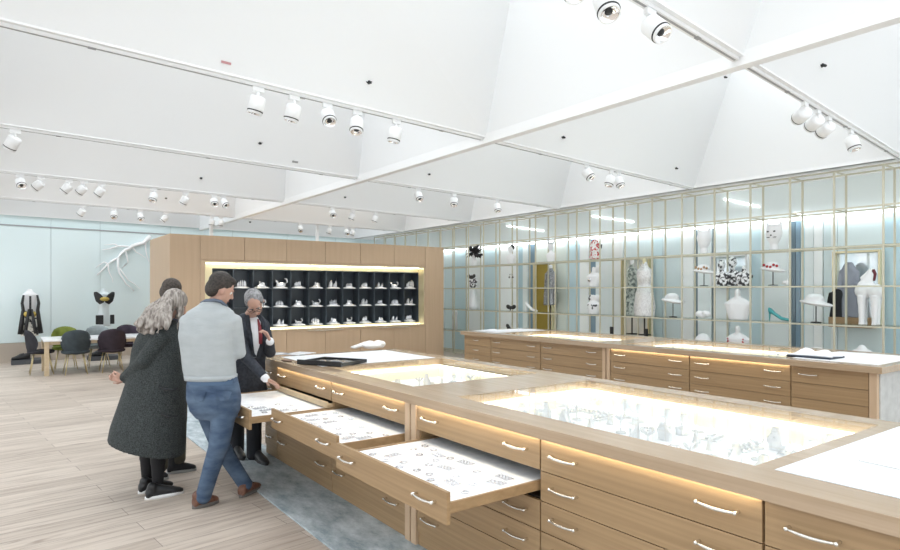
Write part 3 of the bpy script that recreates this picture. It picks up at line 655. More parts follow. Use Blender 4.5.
# grey jacket on a thin pole
p = onx(550.5, 345, 10.12); p.z = 0
t = thing('sequin_jacket', p, 'grey sequined jacket on a thin pole before the gold niche', 'jacket')
seq = mat('grey_sequin', (.10,.105,.115), .3, .5, noise=((60,60,60), (.45,.46,.48), 2, .4, .6))
m = MB(); zt = onx(552, 268, 10.12).z; zb = onx(552, 305, 10.12).z
m.loft([(V((p.x,p.y,z)), V((a,0,0)), V((0,b_,0))) for z, a, b_ in ((zb,.10,.13),((zb+zt)/2,.09,.10),(zt-.22,.10,.125),(zt-.12,.09,.13),(zt-.05,.06,.07),(zt,.05,.05))], 18)
for s_ in (-1, 1): m.cap((p.x, p.y+s_*.125, zt-.15), .045, (p.x-.02, p.y+s_*.16, zb+.02), .035)
m.build('jacket', seq, t, remesh=.015, iters=2); MB().lathe((p.x,p.y,0), ((.16,0),(.16,.015),(.012,.02),(.012,zb)), 16).build('pole', black, t, True)
MB().cap((p.x,p.y,zt-.02), .045, (p.x,p.y,zt+.03), .05).build('neck_form', skinw, t, True)
# red white mask, busts
redw = mat('red_white_pattern', (.55,.05,.06), .4, noise=((22,22,22), (.88,.86,.85), 2, .44, .5))
t, p = fig('patterned_mask', 595, 254, 'red and white patterned head mask on the top shelf', 'mask')
m = MB(); m.ell(p+V((0,0,.22)), (.09,0,0), (0,.125,0), (0,0,.20)); m.ell(p+V((0,0,.05)), (.08,0,0), (0,.15,0), (0,0,.06)); m.cap(p+V((-.09,0,.24)), .015, p+V((-.11,0,.18)), .02); m.build('mask', redw, t, remesh=.014, iters=2)
MB().tube([p+V((0,-.14,.28)), p+V((0,-.17,.30)), p+V((0,-.16,.22))], .012, 6).build('ear', black, t, True)
t, p = fig('turned_bust', 594, 283, 'white bust turned aside under the red and white mask', 'bust')
m = MB(); bust(m, p, 1.25, False); m.cap(p+V((0,0,.28)), .06, p+V((0,-.12,.40)), .05); m.build('torso', skinw, t, remesh=.014, iters=2); 
m = MB().ell(p+V((-.085,.05,.14)), (.01,0,0), (0,.05,0), (0,0,.04)); m.build('brooch', silver, t, True)
t, p = fig('spotted_bust', 594, 314, 'white bust with black spots on the shelf under the turned bust', 'bust')
m = MB(); bust(m, p, 1.2, False); m.ell(p+V((0,.07,.33)), (.05,0,0), (0,.07,0), (0,0,.07)); m.ell(p+V((0,-.08,.33)), (.05,0,0), (0,.07,0), (0,0,.07)); m.build('torso', mat('white_black_spots', (.87,.88,.9), .4, noise=((11,11,11), (.04,.04,.05), 1, .60, .63)), t, remesh=.014, iters=2)
# the two dresses in the brass niche
for px, X, wd, m_, lb, nm in ((632, 10.1, .78, mat('green_pattern', (.10,.13,.12), .5, noise=((20,20,20), (.5,.54,.5), 3, .4, .6)), 'dark green patterned dress on the left in the brass niche', 'patterned_dress'), (644.5, 9.86, 1.12, mat('white_sequin', (.62,.61,.62), .3, .2, noise=((55,55,55), (.92,.92,.92), 2, .4, .58)), 'white sequined dress on the right in the brass niche', 'sequin_dress')):
    p = onx(px, 316, X); zt = onx(px, 262, X).z; zb = p.z; h = zt-zb
    t = thing(nm, (X, p.y, zb), lb, 'dress')
    m = MB(); m.loft([(V((X,p.y,zb+h*q)), V((a*.6*wd,0,0)), V((0,a*wd,0))) for q, a in ((0,.19),(.2,.20),(.42,.17),(.58,.115),(.72,.15),(.83,.15),(.92,.07),(1,.045))], 20)
    m.build('dress', m_, t, remesh=.014, iters=2); MB().cap((X,p.y,zt-.03), .04, (X,p.y,zt+.03), .042).build('neck_form', gold if X < 10 else skinw, t, True)
    MB().lathe((X,p.y,max(zb-.36,.63)), ((.12,0),(.12,.015),(.015,.02),(.015,zb-max(zb-.36,.63)+.1)), 14).build('stand', black, t, True)
yb = onx(639, 330, 10.0).y
t = thing('wooden_plinth', (10.0, yb, .05), 'oak plinth with dark posts under the two dresses', 'plinth')
MB().box(9.7, 10.25, yb-.42, yb+.42, .05, .62).build('plinth_box', oakPale, t, bevel=.004)
for s_ in (-1, 1): MB().box(9.66, 9.695, yb+s_*.40-.03, yb+s_*.40+.03, .05, .95).build('post', black, t)
# hats and masks
def hat(px, py, label, deco=None, X=9.8, s=1.0):
    t, p = fig('brimmed_hat', px, py, label, 'hat', X); h = .25*s
    stand(t, p, h); q = p+V((0,0,h)); m = MB()
    m.ell(q, (.12*s,.02,0), (0,.21*s,.03*s), (0,0,.035*s)); m.ell(q+V((0,.02,.05*s)), (.09*s,0,0), (0,.12*s,0), (0,0,.08*s)); m.build('hat', skinw, t, remesh=.012, iters=2)
    if deco: 
        m = MB()
        for i in range(5): m.sph(q+V((-.085*s, (-.10+.05*i)*s, (.055+.02*math.sin(i*2))*s)), .022*s, 8, 5)
        m.build('trim', deco, t, True)
    return t
hat(673, 313, 'white curled hat on a black stand, low shelf left of the dome', None, s=1.15)
hat(704, 277, 'white brimmed hat with a tan trim on a black stand', mat('tan_trim', (.45,.28,.16), .5))
hat(773, 277, 'white brimmed hat with a red trim on a black stand', redm)
hat(816, 318, 'wide white hat on a black stand near the dark column', None, s=1.15)
def cat_mask(px, py, label, face):
    t, p = fig('eared_mask', px, py, label, 'mask')
    m = MB(); m.loft([(p+V((0,0,z)), V((a,0,0)), V((0,b_,0))) for z, a, b_ in ((0,.05,.07),(.10,.05,.06),(.17,.08,.10),(.27,.10,.125),(.36,.085,.11),(.40,.04,.06))], 18)
    for s_ in (-1, 1): m.loft([(p+V((0,s_*.07,.34)), V((.03,0,0)), V((0,.05,0))), (p+V((0,s_*.10,.42)), V((.02,0,0)), V((0,.025,0))), (p+V((0,s_*.115,.47)), V((.004,0,0)), V((0,.004,0)))], 10)
    m.build('mask', skinw, t, remesh=.010, iters=1)
    if face:
        m = MB()
        for s_ in (-1, 1): m.ell(p+V((-.095,s_*.05,.29)), (.012,0,0), (0,.02,0), (0,0,.012), 8, 5); m.ell(p+V((-.083,s_*.05,.20)), (.01,0,0), (0,.03,0), (0,0,.006), 8, 5)
        m.ell(p+V((-.10,0,.23)), (.01,0,0), (0,.014,0), (0,0,.012), 8, 5); m.build('face_marks', black, t, True)
cat_mask(704, 250, 'plain white eared mask on the top shelf above the tan trimmed hat', False)
cat_mask(774, 246, 'white eared mask with black markings on the top shelf', True)
t, p = fig('white_dome', 703, 343, 'white dome headpiece on the lowest shelf', 'headpiece'); MB().ell(p+V((0,0,.06)), (.13,0,0), (0,.17,0), (0,0,.24)).build('dome', skinw, t, remesh=.014, iters=2)
t, p = fig('white_shell', 703, 322, 'white curled shell ornament above the dome', 'ornament'); m = MB(); m.ell(p+V((0,.06,.07)), (.06,0,0), (0,.08,0), (0,0,.06)); m.ell(p+V((0,-.07,.08)), (.06,0,0), (0,.08,.02), (0,0,.05)); m.ell(p+V((0,0,.04)), (.05,0,0), (0,.06,0), (0,0,.04)); m.build('shell', skinw, t, remesh=.012, iters=2)
for q, (px, lb) in enumerate(((722, 'left'), (733, 'middle'), (744, 'right'))):
    t, p = fig('crystal_bust', px, 280, '%s of the three black and white crystal busts in the wide niche' % lb, 'bust', 9.85+.1*(q % 2))
    m = MB(); bust(m, p, 1.0+.12*(q % 2), q != 2); m.build('torso', bw, t, remesh=.012, iters=2)
t, p = fig('wide_bust', 738, 310, 'wide white shoulder bust under the crystal busts', 'bust'); m = MB(); bust(m, p, 1.55, False); m.build('torso', skinw, t, remesh=.014, iters=2)
t, p = fig('red_necklace_bust', 738, 346, 'white bust with red stone necklaces low on the rack', 'bust'); m = MB(); bust(m, p, 1.4, False); m.build('torso', skinw, t, remesh=.014, iters=2)
for dz in (0, .05):
    m = MB()
    for i in range(11): a = PI*i/10; m.sph(p+V((-.085-.01*math.sin(a), .13*math.cos(a), .24-dz-.12*math.sin(a))), .014, 8, 5)
    m.build('necklace', redm, t, True)
shoe(779, 318, tealm, 'teal and pink high heel on a low shelf of the rack', s=1.4)
t, p = fig('small_trinket', 787, 284, 'small pale flower trinket beside the red trimmed hat', 'ornament'); m = MB(); gem(m, p, .03, .10, 6); m.ell(p+V((0,.03,.05)), (.03,0,0), (0,.04,0), (0,0,.03)); m.build('trinket', skinw, t)
t, p = fig('white_drape', 862, 350, 'white draped headpiece low at the right end of the rack', 'headpiece'); m = MB(); m.ell(p+V((0,0,.05)), (.13,0,0), (0,.27,0), (0,0,.07)); m.ell(p+V((0,0,.13)), (.10,0,0), (0,.15,0), (0,0,.09)); m.ell(p+V((0,0,.2)), (.06,0,0), (0,.06,0), (0,0,.07)); m.build('drape', skinw, t, remesh=.014, iters=2)
t, p = fig('white_cowl', 819, 350, 'white cowl headpiece low on the rack by the dark folder', 'headpiece'); m = MB(); m.ell(p+V((0,0,.06)), (.12,0,0), (0,.24,0), (0,0,.08)); m.ell(p+V((0,.03,.13)), (.08,0,0), (0,.12,0), (0,0,.07)); m.build('cowl', skinw, t, remesh=.014, iters=2)
# white horse
hx = 9.85; q = onx(868, 318, hx); q.z = GZ[2]+.0195
t = thing('horse_figure', q, 'white horse figure with raised head in the gold edged niche', 'figure')
m = MB(); H = lambda y, z, x=0: q+V((x, y, z))
yy = lambda px: onx(px, 290, hx).y-q.y; zz = lambda py: onx(868, py, hx).z-q.z
m.ell(H(yy(863.5), zz(291)), (.10,0,0), (0,.11,0), (0,0,.12)); m.ell(H(yy(876), zz(292)), (.10,0,0), (0,.10,0), (0,0,.115)); m.ell(H(yy(869), zz(289)), (.09,0,0), (0,.13,0), (0,0,.09))
for px in (863, 876):
    for dx in (-.045, .045): m.loft([(H(yy(px), z*zz(296), dx), V((a,0,0)), V((0,a,0))) for z, a in ((1, .06), (.6, .045), (.35, .04), (.1, .036), (0, .042))], 10)
m.loft([(H(yy(864), zz(287)), V((.07,0,0)), V((0,.08,.05))), (H(yy(868), zz(280)), V((.055,0,0)), V((0,.065,.03))), (H(yy(870.5), zz(275)), V((.045,0,0)), V((0,.05,.0)))], 12)
m.loft([(H(yy(872), zz(271.5)), V((.045,0,0)), V((0,.03,.04))), (H(yy(867), zz(275.5)), V((.04,0,0)), V((0,.025,.035))), (H(yy(861.5), zz(279.5)), V((.03,0,0)), V((0,.02,.03)))], 12)
for dx in (-.025, .025): m.cap(H(yy(872), zz(270.5), dx), .014, H(yy(873), zz(267.5), dx), .006)
m.build('body', skinw, t, remesh=.010, iters=2)
MB().loft([(H(yy(872.5), zz(269.5)), V((.012,0,0)), V((0,.03,0))), (H(yy(874.3), zz(274)), V((.02,0,0)), V((0,.03,0))), (H(yy(873.6), zz(281)), V((.015,0,0)), V((0,.02,0)))], 10).build('mane', mat('dark_red_mane', (.14,.02,.03), .6), t, True)
MB().box(10.10, 10.295, n4[1]+.03, n4[2]-.03, GZ[2]-.05, GZ[2]+.10).build('oak_ledge', oakY, n4[0], bevel=.004)
for px, lb, m_ in ((838.5, 'black coat figure behind the rack, left in the gold edged niche', blackM), (849, 'grey coat figure left of the white horse in the niche', mat('grey_coat', (.30,.32,.38), .7))):
    p = onx(px, 311, 10.18); p.z = GZ[2]+.10; zt = onx(px, 289 if m_ is blackM else 262, 10.18).z
    t = thing('coat_figure', p, lb, 'mannequin'); h = zt-p.z
    m = MB(); m.loft([(p+V((0,0,h*f_)), V((.07,0,0)), V((0,a,0))) for f_, a in ((0,.13),(.4,.10),(.62,.085),(.82,.12),(.92,.08),(1,.035))], 16)
    for s_ in (-1, 1): m.cap(p+V((0,s_*.11,h*.82)), .03, p+V((-.03,s_*.13,h*.45)), .025)
    m.build('coat', m_, t, remesh=.014, iters=2)

# ---------------------------------------------------------------- left: mannequins, plinths, branch
def plinth(px0, px1, py, label):
    a, b_ = onz(px0, py, 0), onz(px1, py-1, 0); y = (a.y+b_.y)/2
    return tag(MB().box(a.x, b_.x, y-.08, y+.42, 0, .10).build('floor_plinth', mat('plinth_slate', (.07,.075,.085), .5), bevel=.004, loc=(a.x, y, 0)), label, 'plinth'), a.x, b_.x, y
o, xa, xb, y = plinth(11, 46, 364.5, 'low dark slate plinth under the long dress at the far left'); Y1 = y+.17
o, xc, xd, y2 = plinth(88, 122, 360.5, 'low dark slate plinth under the butterfly top mannequin'); Y2 = y2+.17
gmix = mat('gold_black_white', (.02,.02,.022), .4, noise=((13,13,13), (.85,.83,.76), 3, .42, .5))
goldm = mat('gold_trim', (.55,.42,.12), .35, .8)
p = ony(29.5, 362, Y1); p.z = .10
t = thing('dress_mannequin', p, 'armless mannequin in a black white and gold dress at far left', 'mannequin')
f1 = lambda px, py: ony(px, py, Y1)
def ring(y_, l, r_, py, d=.6): a, c = ony(l, py, y_), ony(r_, py, y_); return ((a+c)/2, V(((c.x-a.x)/2, 0, 0)), V((0, (c.x-a.x)/2*d, 0)))
m = MB(); m.loft([ring(Y1, 20.5, 39, 336), ring(Y1, 22, 37.5, 322), ring(Y1, 24.3, 36, 309), ring(Y1, 23.3, 37, 300), ring(Y1, 22.5, 37.5, 295), ring(Y1, 26, 33, 292.5)], 18); m.build('dress', gmix, t, remesh=.012, iters=2)
m = MB(); m.loft([ring(Y1, 24.2, 36, 311), ring(Y1, 23, 37.3, 300), ring(Y1, 22, 37.8, 294.5), ring(Y1, 26, 33, 291.5), ring(Y1, 27.5, 32, 289)], 18)
for v in m.v: v.y -= .012
m.build('torso', skinw, t, remesh=.012, iters=2)
m = MB()
for pts in ([(23.5,295),(22,303),(23,310),(21.5,322),(20,334)], [(37,295),(38.5,303),(37.5,310),(39,322),(40.5,333)]):
    m.tube([f1(*q_)+V((0,-.12,0)) for q_ in pts], [.02,.03,.035,.045,.05], 8)
for sx in (-1, 1): m.tube([f1(30+sx*1.5, 309)+V((0,-.16,0)), f1(30+sx*3.5, 322)+V((0,-.20,0)), f1(30+sx*5, 333)+V((0,-.22,0))], [.02,.035,.03], 8)
m.tube([f1(30,296)+V((0,-.15,0)), f1(30,316)+V((0,-.16,0))], .022, 8)
m.build('black_panels', black, t, True)
for px in (25.5, 34): MB().ell(f1(px,314)+V((0,-.15,0)), (.04,0,0), (0,.02,0), (0,0,.06)).build('gold_panel', goldm, t, True)
MB().tube([p+V((0,0,.0)), f1(29.5,336)+V((0,0,.05))], .018, 10).build('pole', black, t, True)
p = ony(103.5, 358, Y2); p.z = .13; f2 = lambda px, py: ony(px, py, Y2)
t = thing('butterfly_mannequin', p, 'white mannequin with a black butterfly top and dark cuffs', 'mannequin')
m = MB(); m.loft([ring(Y2, 96.5, 111, 326), ring(Y2, 97, 110.5, 318), ring(Y2, 98.7, 109, 309), ring(Y2, 97.5, 110, 300), ring(Y2, 96.5, 110.5, 294.5), ring(Y2, 101, 106.5, 291.5), ring(Y2, 102, 105.5, 288.5)], 18); m.build('torso', mat('pale_mannequin', (.72,.80,.82), .4), t, remesh=.012, iters=2)
m = MB()
for s_ in (-1, 1):
    c_ = 103.6; m.loft([(f2(c_+s_*1, 300)+V((0,-.17,0)), V((.02,0,0)), V((0,0,.06))), (f2(c_+s_*4.5, 299)+V((0,-.16,0)), V((.03,0,0)), V((0,0,.13))), (f2(c_+s_*8, 296.5)+V((0,-.14,0)), V((.03,0,0)), V((0,0,.12))), (f2(c_+s_*10, 294)+V((0,-.12,0)), V((.01,0,0)), V((0,0,.05)))], 10)
m.build('butterfly_top', black, t, True)
m = MB(); m.ell(f2(103.6,299)+V((0,-.19,0)), (.10,0,0), (0,.02,0), (0,0,.05)); m.build('gold_panel', goldm, t, True)
m = MB(); m.obox(f2(98.5,319.5)+V((0,-.2,0)), (.08,0,0), (0,.02,0), (0,0,.11)); m.obox(f2(111,319)+V((0,-.2,0)), (.045,0,0), (0,.02,0), (0,0,.11)); m.build('cuffs', black, t, bevel=.01)
MB().tube([p, f2(103.6,326)+V((0,0,.03))], .018, 10).build('pole', black, t, True)
for px, lb, yy_, zz_ in ((23, 'left of the far left plinth', y, .10), (95, 'on the plinth under the butterfly mannequin', y2, .10)):
    for j in range(2):
        q = ony(px+j*(-4.5 if px < 50 else 5), 357, yy_+.05); q.z = zz_
        m = MB(); m.loft([(q+V((dx, 0, dz)), V((0,a,0)), V((0,0,c))) for dx, dz, a, c in ((-.13,.03,.04,.03),(-.05,.045,.05,.045),(.04,.07,.045,.07),(.10,.075,.04,.075),(.12,.07,.02,.05))], 12)
        tag(m.build('ankle_boot', black, smooth=True, loc=q), 'small black boot %s, %s one' % (lb, ('right' if (j == 0) == (px < 50) else 'left')), 'shoe')
# white branch ornament against the glass
def Q(px, py): d = ray(px, py); t_ = (YK[6]-.06)/(d.y-SK*d.x); return V((0,0,ZC))+d*t_
br = MB()
for path, r0 in (([(150,236),(143,243),(132,246),(125,250),(118,258),(108,264),(97,275)], .04), ([(143,243),(132,247),(118,246),(102,250)], .028), ([(125,250),(128,262),(122,268)], .018), ([(118,258),(119,272),(126,284),(134,291)], .024), ([(119,268),(128,280),(140,289)], .018), ([(108,264),(104,262),(96,268)], .016), ([(132,246),(136,252),(146,258)], .018), ([(118,246),(112,244),(104,245)], .015), ([(146,240),(146,252),(149,262)], .016), ([(108,264),(110,274),(113,283)], .014)):
    pts = []
    for i, (a, c) in enumerate(path):
        if i: 
            a0_, c0_ = path[i-1]; pts.append(Q((a+a0_)/2+rnd.uniform(-.8,.8), (c+c0_)/2+rnd.uniform(-.8,.8)))
        pts.append(Q(a, c))
    br.tube(pts, [r0*1.45*(1-.72*i/(len(pts)-1)) for i in range(len(pts))], 7)
tag(br.build('white_branch', mat('branch_white', (.93,.94,.95), .5, emit=(1,1,1), es=.0), smooth=True, loc=Q(150,236)), 'bare white branch ornament fixed on the pale glass wall', 'branch')

# ---------------------------------------------------------------- dining table and chairs
TX0, TX1, TY0, TY1, TZ = .69, 2.5, 14.2, 15.25, .70
t = thing('dining_table', (1.6, 14.7, 0), 'white topped table with square oak legs at far left', 'table')
MB().box(TX0-.02, TX1, TY0-.02, TY1+.02, TZ-.035, TZ).build('tabletop', whiteG, t, bevel=.004)
MB().box(TX0+.02, TX1-.03, TY0+.03, TY0+.06, TZ-.10, TZ-.036).box(TX0+.02, TX1-.03, TY1-.06, TY1-.03, TZ-.10, TZ-.036).box(TX0+.02, TX0+.05, TY0+.06, TY1-.06, TZ-.10, TZ-.036).box(TX1-.06, TX1-.03, TY0+.06, TY1-.06, TZ-.10, TZ-.036).build('apron', oakPale, t)
for x in (TX0, TX1-.10):
    for y_ in (TY0, TY1-.08): MB().box(x, x+.08, y_, y_+.08, 0, TZ-.036).build('leg', oakPale, t, bevel=.003)
def chair(x, y, face, m_, label):                  # face: angle of the sitter's gaze
    t = thing('dining_chair', (x, y, 0), label, 'chair', 'upholstered chairs round the table')
    f = V((math.cos(face), math.sin(face), 0)); s = V((-f.y, f.x, 0)); o = V((x, y, 0))
    m = MB(); m.loft([(o+V((0,0,z)), f*a, s*b_) for z, a, b_ in ((.405,.17,.19),(.42,.225,.24),(.455,.235,.25),(.475,.21,.225),(.48,.10,.10))], 24, 2.6); m.build('seat', m_, t, True)
    m = MB(); nu, nv = 15, 9; vs = []
    for sd in (0, 1):
        for j in range(nv):
            for i in range(nu):
                u = (i/(nu-1)*2-1); v = j/(nv-1)*2-1
                # map the square onto a rounded shape
                uu = u*math.sqrt(1-v*v*.42); vv = v*math.sqrt(1-u*u*.42)
                k = .030*(1-max(abs(u), abs(v))**4)
                d = -.20-.03*(vv+1)+.17*uu*uu+(-k if sd else k)
                vs.append(o+f*d+s*uu*.262+V((0,0,.645+vv*.245)))
    fs = []
    for sd in (0, 1):
        for j in range(nv-1):
            for i in range(nu-1):
                a = sd*nu*nv+j*nu+i; fs.append((a, a+1, a+nu+1, a+nu))
    n = nu*nv; edge = [i for i in range(nu)]+[j*nu+nu-1 for j in range(1,nv)]+[(nv-1)*nu+i for i in range(nu-2,-1,-1)]+[j*nu for j in range(nv-2,0,-1)]
    fs += [(edge[i], edge[(i+1) % len(edge)], n+edge[(i+1) % len(edge)], n+edge[i]) for i in range(len(edge))]
    m.add(vs, fs); m.build('backrest', m_, t, True)
    for a, b_ in ((.14, .15), (.14, -.15), (-.13, .14), (-.13, -.14)):
        MB().tube([o+f*a*.9+s*b_*.9+V((0,0,.41)), o+f*(a*1.45)+s*(b_*1.35)+V((0,0,.0))], [.011,.008], 8).build('leg', brass, t, True)
    MB().tube([o+f*.13+s*.14+V((0,0,.40)), o-f*.12+s*.13+V((0,0,.40)), o-f*.12-s*.13+V((0,0,.40)), o+f*.13-s*.14+V((0,0,.40))], .009, 8).build('seat_frame', brass, t, True)
fab = lambda n_, c, c2: mat(n_, tuple(v*.6 for v in c), .8, noise=((9,9,9), tuple(v*.6 for v in c2), 3, .35, .65))
chair(.66, 14.72, 0, fab('velvet_black', (.02,.02,.028), (.035,.035,.048)), 'black upholstered chair at the left end of the table, side on')
x_ = ony(76.5, 375, 14.1).x; chair(x_, 14.28, PI/2, fab('velvet_slate', (.045,.065,.08), (.075,.10,.115)), 'slate blue chair with its back to us, left on the near side')
x_ = ony(113.5, 375, 14.0).x; chair(x_, 14.26, PI/2, fab('velvet_plum', (.035,.022,.035), (.055,.036,.055)), 'dark plum chair with its back to us, near the woman')
x_ = ony(65, 340, 15.5).x; chair(x_, 15.35, -PI/2, fab('velvet_green', (.20,.26,.03), (.33,.40,.06)), 'lime green chair on the far side of the table')
x_ = ony(97.5, 340, 15.5).x; chair(x_, 15.35, -PI/2, fab('velvet_grey', (.38,.45,.47), (.48,.55,.57)), 'pale grey chair on the far side of the table')
x_ = ony(127, 340, 15.5).x; chair(x_, 15.35, -PI/2, fab('velvet_violet', (.05,.035,.06), (.08,.055,.09)), 'violet chair on the far side of the table near the woman')

# ---------------------------------------------------------------- people
skin = mat('skin', (.50,.30,.23), .5)
lipm = mat('lips', (.42,.16,.14), .5); eyew = mat('eye_white', (.8,.8,.78), .3); eyed = mat('eye_dark', (.03,.02,.02), .2)
def norm(v): return V(v).normalized()
def head(m, c, fw, up, s=1.0):
    fw = norm(fw); up = (V(up)-fw*V(up).dot(fw)).normalized(); sd = fw.cross(up)
    P = lambda a, b_, d: c+sd*a*s+fw*b_*s+up*d*s
    m.ell(P(0,-.012,.02), sd*.074*s, fw*.094*s, up*.10*s); m.ell(P(0,.028,-.045), sd*.055*s, fw*.062*s, up*.068*s); m.ell(P(0,.065,-.085), sd*.024*s, fw*.024*s, up*.022*s)
    m.cap(P(0,.084,.008), .010*s, P(0,.106,-.030), .0145*s); 
    for k in (-1, 1): m.ell(P(k*.077,-.008,-.008), sd*.009*s, fw*.017*s, up*.028*s); m.ell(P(k*.014,.093,-.034), sd*.009*s, fw*.01*s, up*.008*s); m.ell(P(k*.03,.074,.022), sd*.026*s, fw*.013*s, up*.008*s)
    return P, sd, fw, up
def face(parent, P, sd, fw, up, s=1.0, brow=None):
    for k in (-1, 1):
        e = MB().sph(P(k*.030,.0635,.003), .0135*s, 12, 9).build('eye', eyew, parent, True)
        MB().sph(P(k*.030,.0735,.001), .0068*s, 10, 7).build('iris', eyed, e, True)
        if brow: MB().tube([P(k*.012,.088,.026), P(k*.03,.087,.031), P(k*.05,.076,.024)], [.004*s,.005*s,.003*s], 6).build('eyebrow', brow, parent, True)
    MB().ell(P(0,.086,-.063), sd*.024*s, fw*.008*s, up*.007*s).build('mouth', lipm, parent, True)
def hand(m, wr, d, n, s=1.0, curl=.5, flip=1):
    # wr wrist, d pointing direction, n palm normal (fingers curl towards n)
    d = norm(d); n = (V(n)-d*V(n).dot(d)).normalized(); sd = d.cross(n)*flip
    m.loft([(wr, sd*.026*s, n*.018*s), (wr+d*.03*s, sd*.036*s, n*.016*s), (wr+d*.075*s, sd*.042*s, n*.014*s), (wr+d*.092*s, sd*.038*s, n*.011*s)], 14)
    for k, l in ((-1.5,.066),(-.5,.078),(.5,.074),(1.5,.058)):
        b0 = wr+d*.086*s+sd*k*.0205*s; d1 = (d*math.cos(curl*.6)+n*math.sin(curl*.6)+sd*k*.06); d2 = d*math.cos(curl*1.5)+n*math.sin(curl*1.5)
        b1 = b0+d1*l*.52*s; b2 = b1+d2*l*.48*s; m.cap(b0, .0095*s, b1, .0085*s, 8); m.cap(b1, .0085*s, b2, .0072*s, 8)
    b0 = wr+d*.025*s-sd*.026*s; b1 = b0+(d*.62-sd*.75+n*.25).normalized()*.045*s; b2 = b1+(d*.92-sd*.2+n*.35).normalized()*.034*s
    m.cap(b0, .013*s, b1, .011*s, 8); m.cap(b1, .011*s, b2, .0085*s, 8)
def ring_(l, r_, py, f, d, pyr=None):
    a, c = W(l, py, f), W(r_, py if pyr is None else pyr, f); return ((a+c)/2, (c-a)/2, FW*d)
def sneaker(parent, heel, toe, upm, solem, s=1.0, high=False, lace=None):
    d = V((toe.x-heel.x, toe.y-heel.y, 0)); L = d.length; d = d/L; sd = V((-d.y, d.x, 0)); h = V((heel.x, heel.y, 0))
    m = MB(); m.loft([(h+d*L*a+V((0,0,z)), sd*w_*s, V((0,0,hh))) for a, z, w_, hh in ((.0,.045,.025,.03),(.06,.05,.036,.045),(.3,.06,.038,.055),(.5,.052,.042,.042),(.75,.042,.046,.03),(.93,.034,.036,.02),(1.0,.03,.018,.012))], 14)
    m.cap(h+d*L*.20+V((0,0,.06)), .042, h+d*L*.18+V((0,0,.14 if high else .09)), .043)
    u = m.build('shoe', upm, parent, remesh=.007, iters=2)
    q = MB(); q.loft([(h+d*L*a+V((0,0,.0)), sd*w_*s*1.06, d*0) for a, w_ in ((0,.03),)]*2, 4) if False else None
    out = []
    for k in range(28):
        a = 2*PI*k/28; cx = math.cos(a); sx = math.sin(a); wv = .047 if cx > 0 else .041
        out.append(h+d*(L/2+cx*(L/2+.006))+sd*sx*wv*(1-.1*cx*cx)*s)
    q.v += out+[v+V((0,0,.026)) for v in out]; n = 28
    q.f += [tuple(range(n-1,-1,-1)), tuple(range(n, 2*n))]+[(k, (k+1) % n, n+(k+1) % n, n+k) for k in range(n)]
    q.build('sole', solem, u, True)
    if lace:
        for k in range(4): MB().tube([h+d*L*(.40+.08*k)-sd*.03+V((0,0,.105-.012*k)), h+d*L*(.40+.08*k)+V((0,0,.115-.013*k)), h+d*L*(.40+.08*k)+sd*.03+V((0,0,.105-.012*k))], .004, 6).build('lace', lace, u, True)

# ---- man in the grey sweater
f0 = 4.69
g = thing('person', onz(222, 500, 0), 'person in a pale grey sweater and blue jeans standing with crossed legs, seen from behind', 'person')
hc = W(221.5, 289, f0+.02); hf = R*.66+FW*.62-UP*.40
m = MB(); P, sd, fw, up = head(m, hc, hf, UP*.95+R*.3)
m.cap(W(212, 306, f0), .06, hc-UP*.05, .055); m.loft([ring_(192, 230, 375, f0, .10), ring_(190, 229, 345, f0, .10), ring_(190, 230, 322, f0, .09), ring_(200, 224, 312, f0, .07)], 18)
SHr, ELr = W(234, 322, f0), W(239, 352, f0+.05); WRr = W(226, 353, f0+.30); SHl, ELl = W(188, 322, f0), W(190, 350, f0+.16); WRl = W(217, 349, f0+.27)
m.cap(SHr, .045, ELr, .038); m.cap(ELr, .036, WRr, .027); m.cap(SHl, .045, ELl, .038); m.cap(ELl, .036, WRl, .027)
hand(m, W(222, 351, f0+.2), R*.9-FW*.2-UP*.05, -FW*.2+R*.2+UP*.1, .95, .6); hand(m, WRr, -R*.9-UP*.1, FW, .95, .5)
for a, c, e in (((225.5,402),(219,445),(204,494)), ((205,402),(219,442),(244,482))):
    df = -.03 if a[0] > 210 else .16
    p0, p1, p2 = W(*a, f0), W(*c, f0+df*.9), W(*e, f0+(0 if df < 0 else .28)); m.cap(p0, .07, p1, .05); m.cap(p1, .048, p2, .036)
bd = m.build('body', skin, g, remesh=.0075, iters=2)
hairD = mat('hair_dark', (.018,.014,.012), .6, noise=((60,60,60), (.045,.036,.03), 3, .4, .6))
m = MB(); m.ell(P(0,-.028,.045), sd*.083, fw*.095, up*.088); m.ell(P(0,-.062,-.01), sd*.072, fw*.058, up*.08); m.ell(P(0,.02,.085), sd*.062, fw*.062, up*.032); m.build('hair', hairD, bd, remesh=.008, iters=2)
face(bd, P, sd, fw, up, 1.0, hairD)
knit = mat('grey_knit', (.40,.435,.45), .9, noise=((9,9,26), (.435,.47,.485), 5, .35, .65), bump=.35)
m = MB(); m.loft([ring_(186.5, 235.5, 379, f0, .125), ring_(184, 235.5, 371, f0, .133), ring_(182, 234, 352, f0, .14), ring_(179.5, 235, 335, f0, .145), ring_(181, 237.5, 322, f0, .13), ring_(188, 233, 311.5, f0, .11), ring_(199, 225, 305, f0, .08), ring_(203, 223, 301, f0, .068)], 24, 2.3)
m.cap(SHr+R*.004, .062, ELr, .056); m.cap(ELr, .055, W(229, 356, f0+.26), .042); m.cap(SHl-R*.004, .064, ELl, .056); m.cap(ELl, .055, W(214, 352, f0+.24), .042)
sw = m.build('sweater', knit, g, remesh=.011, iters=3)
m = MB(); rib = [ring_(185.6, 236.4, 379.5, f0, .131), ring_(185.0, 236.6, 374.5, f0, .136)]; m.loft(rib, 24, 2.3); m.build('hem', knit, sw, True)
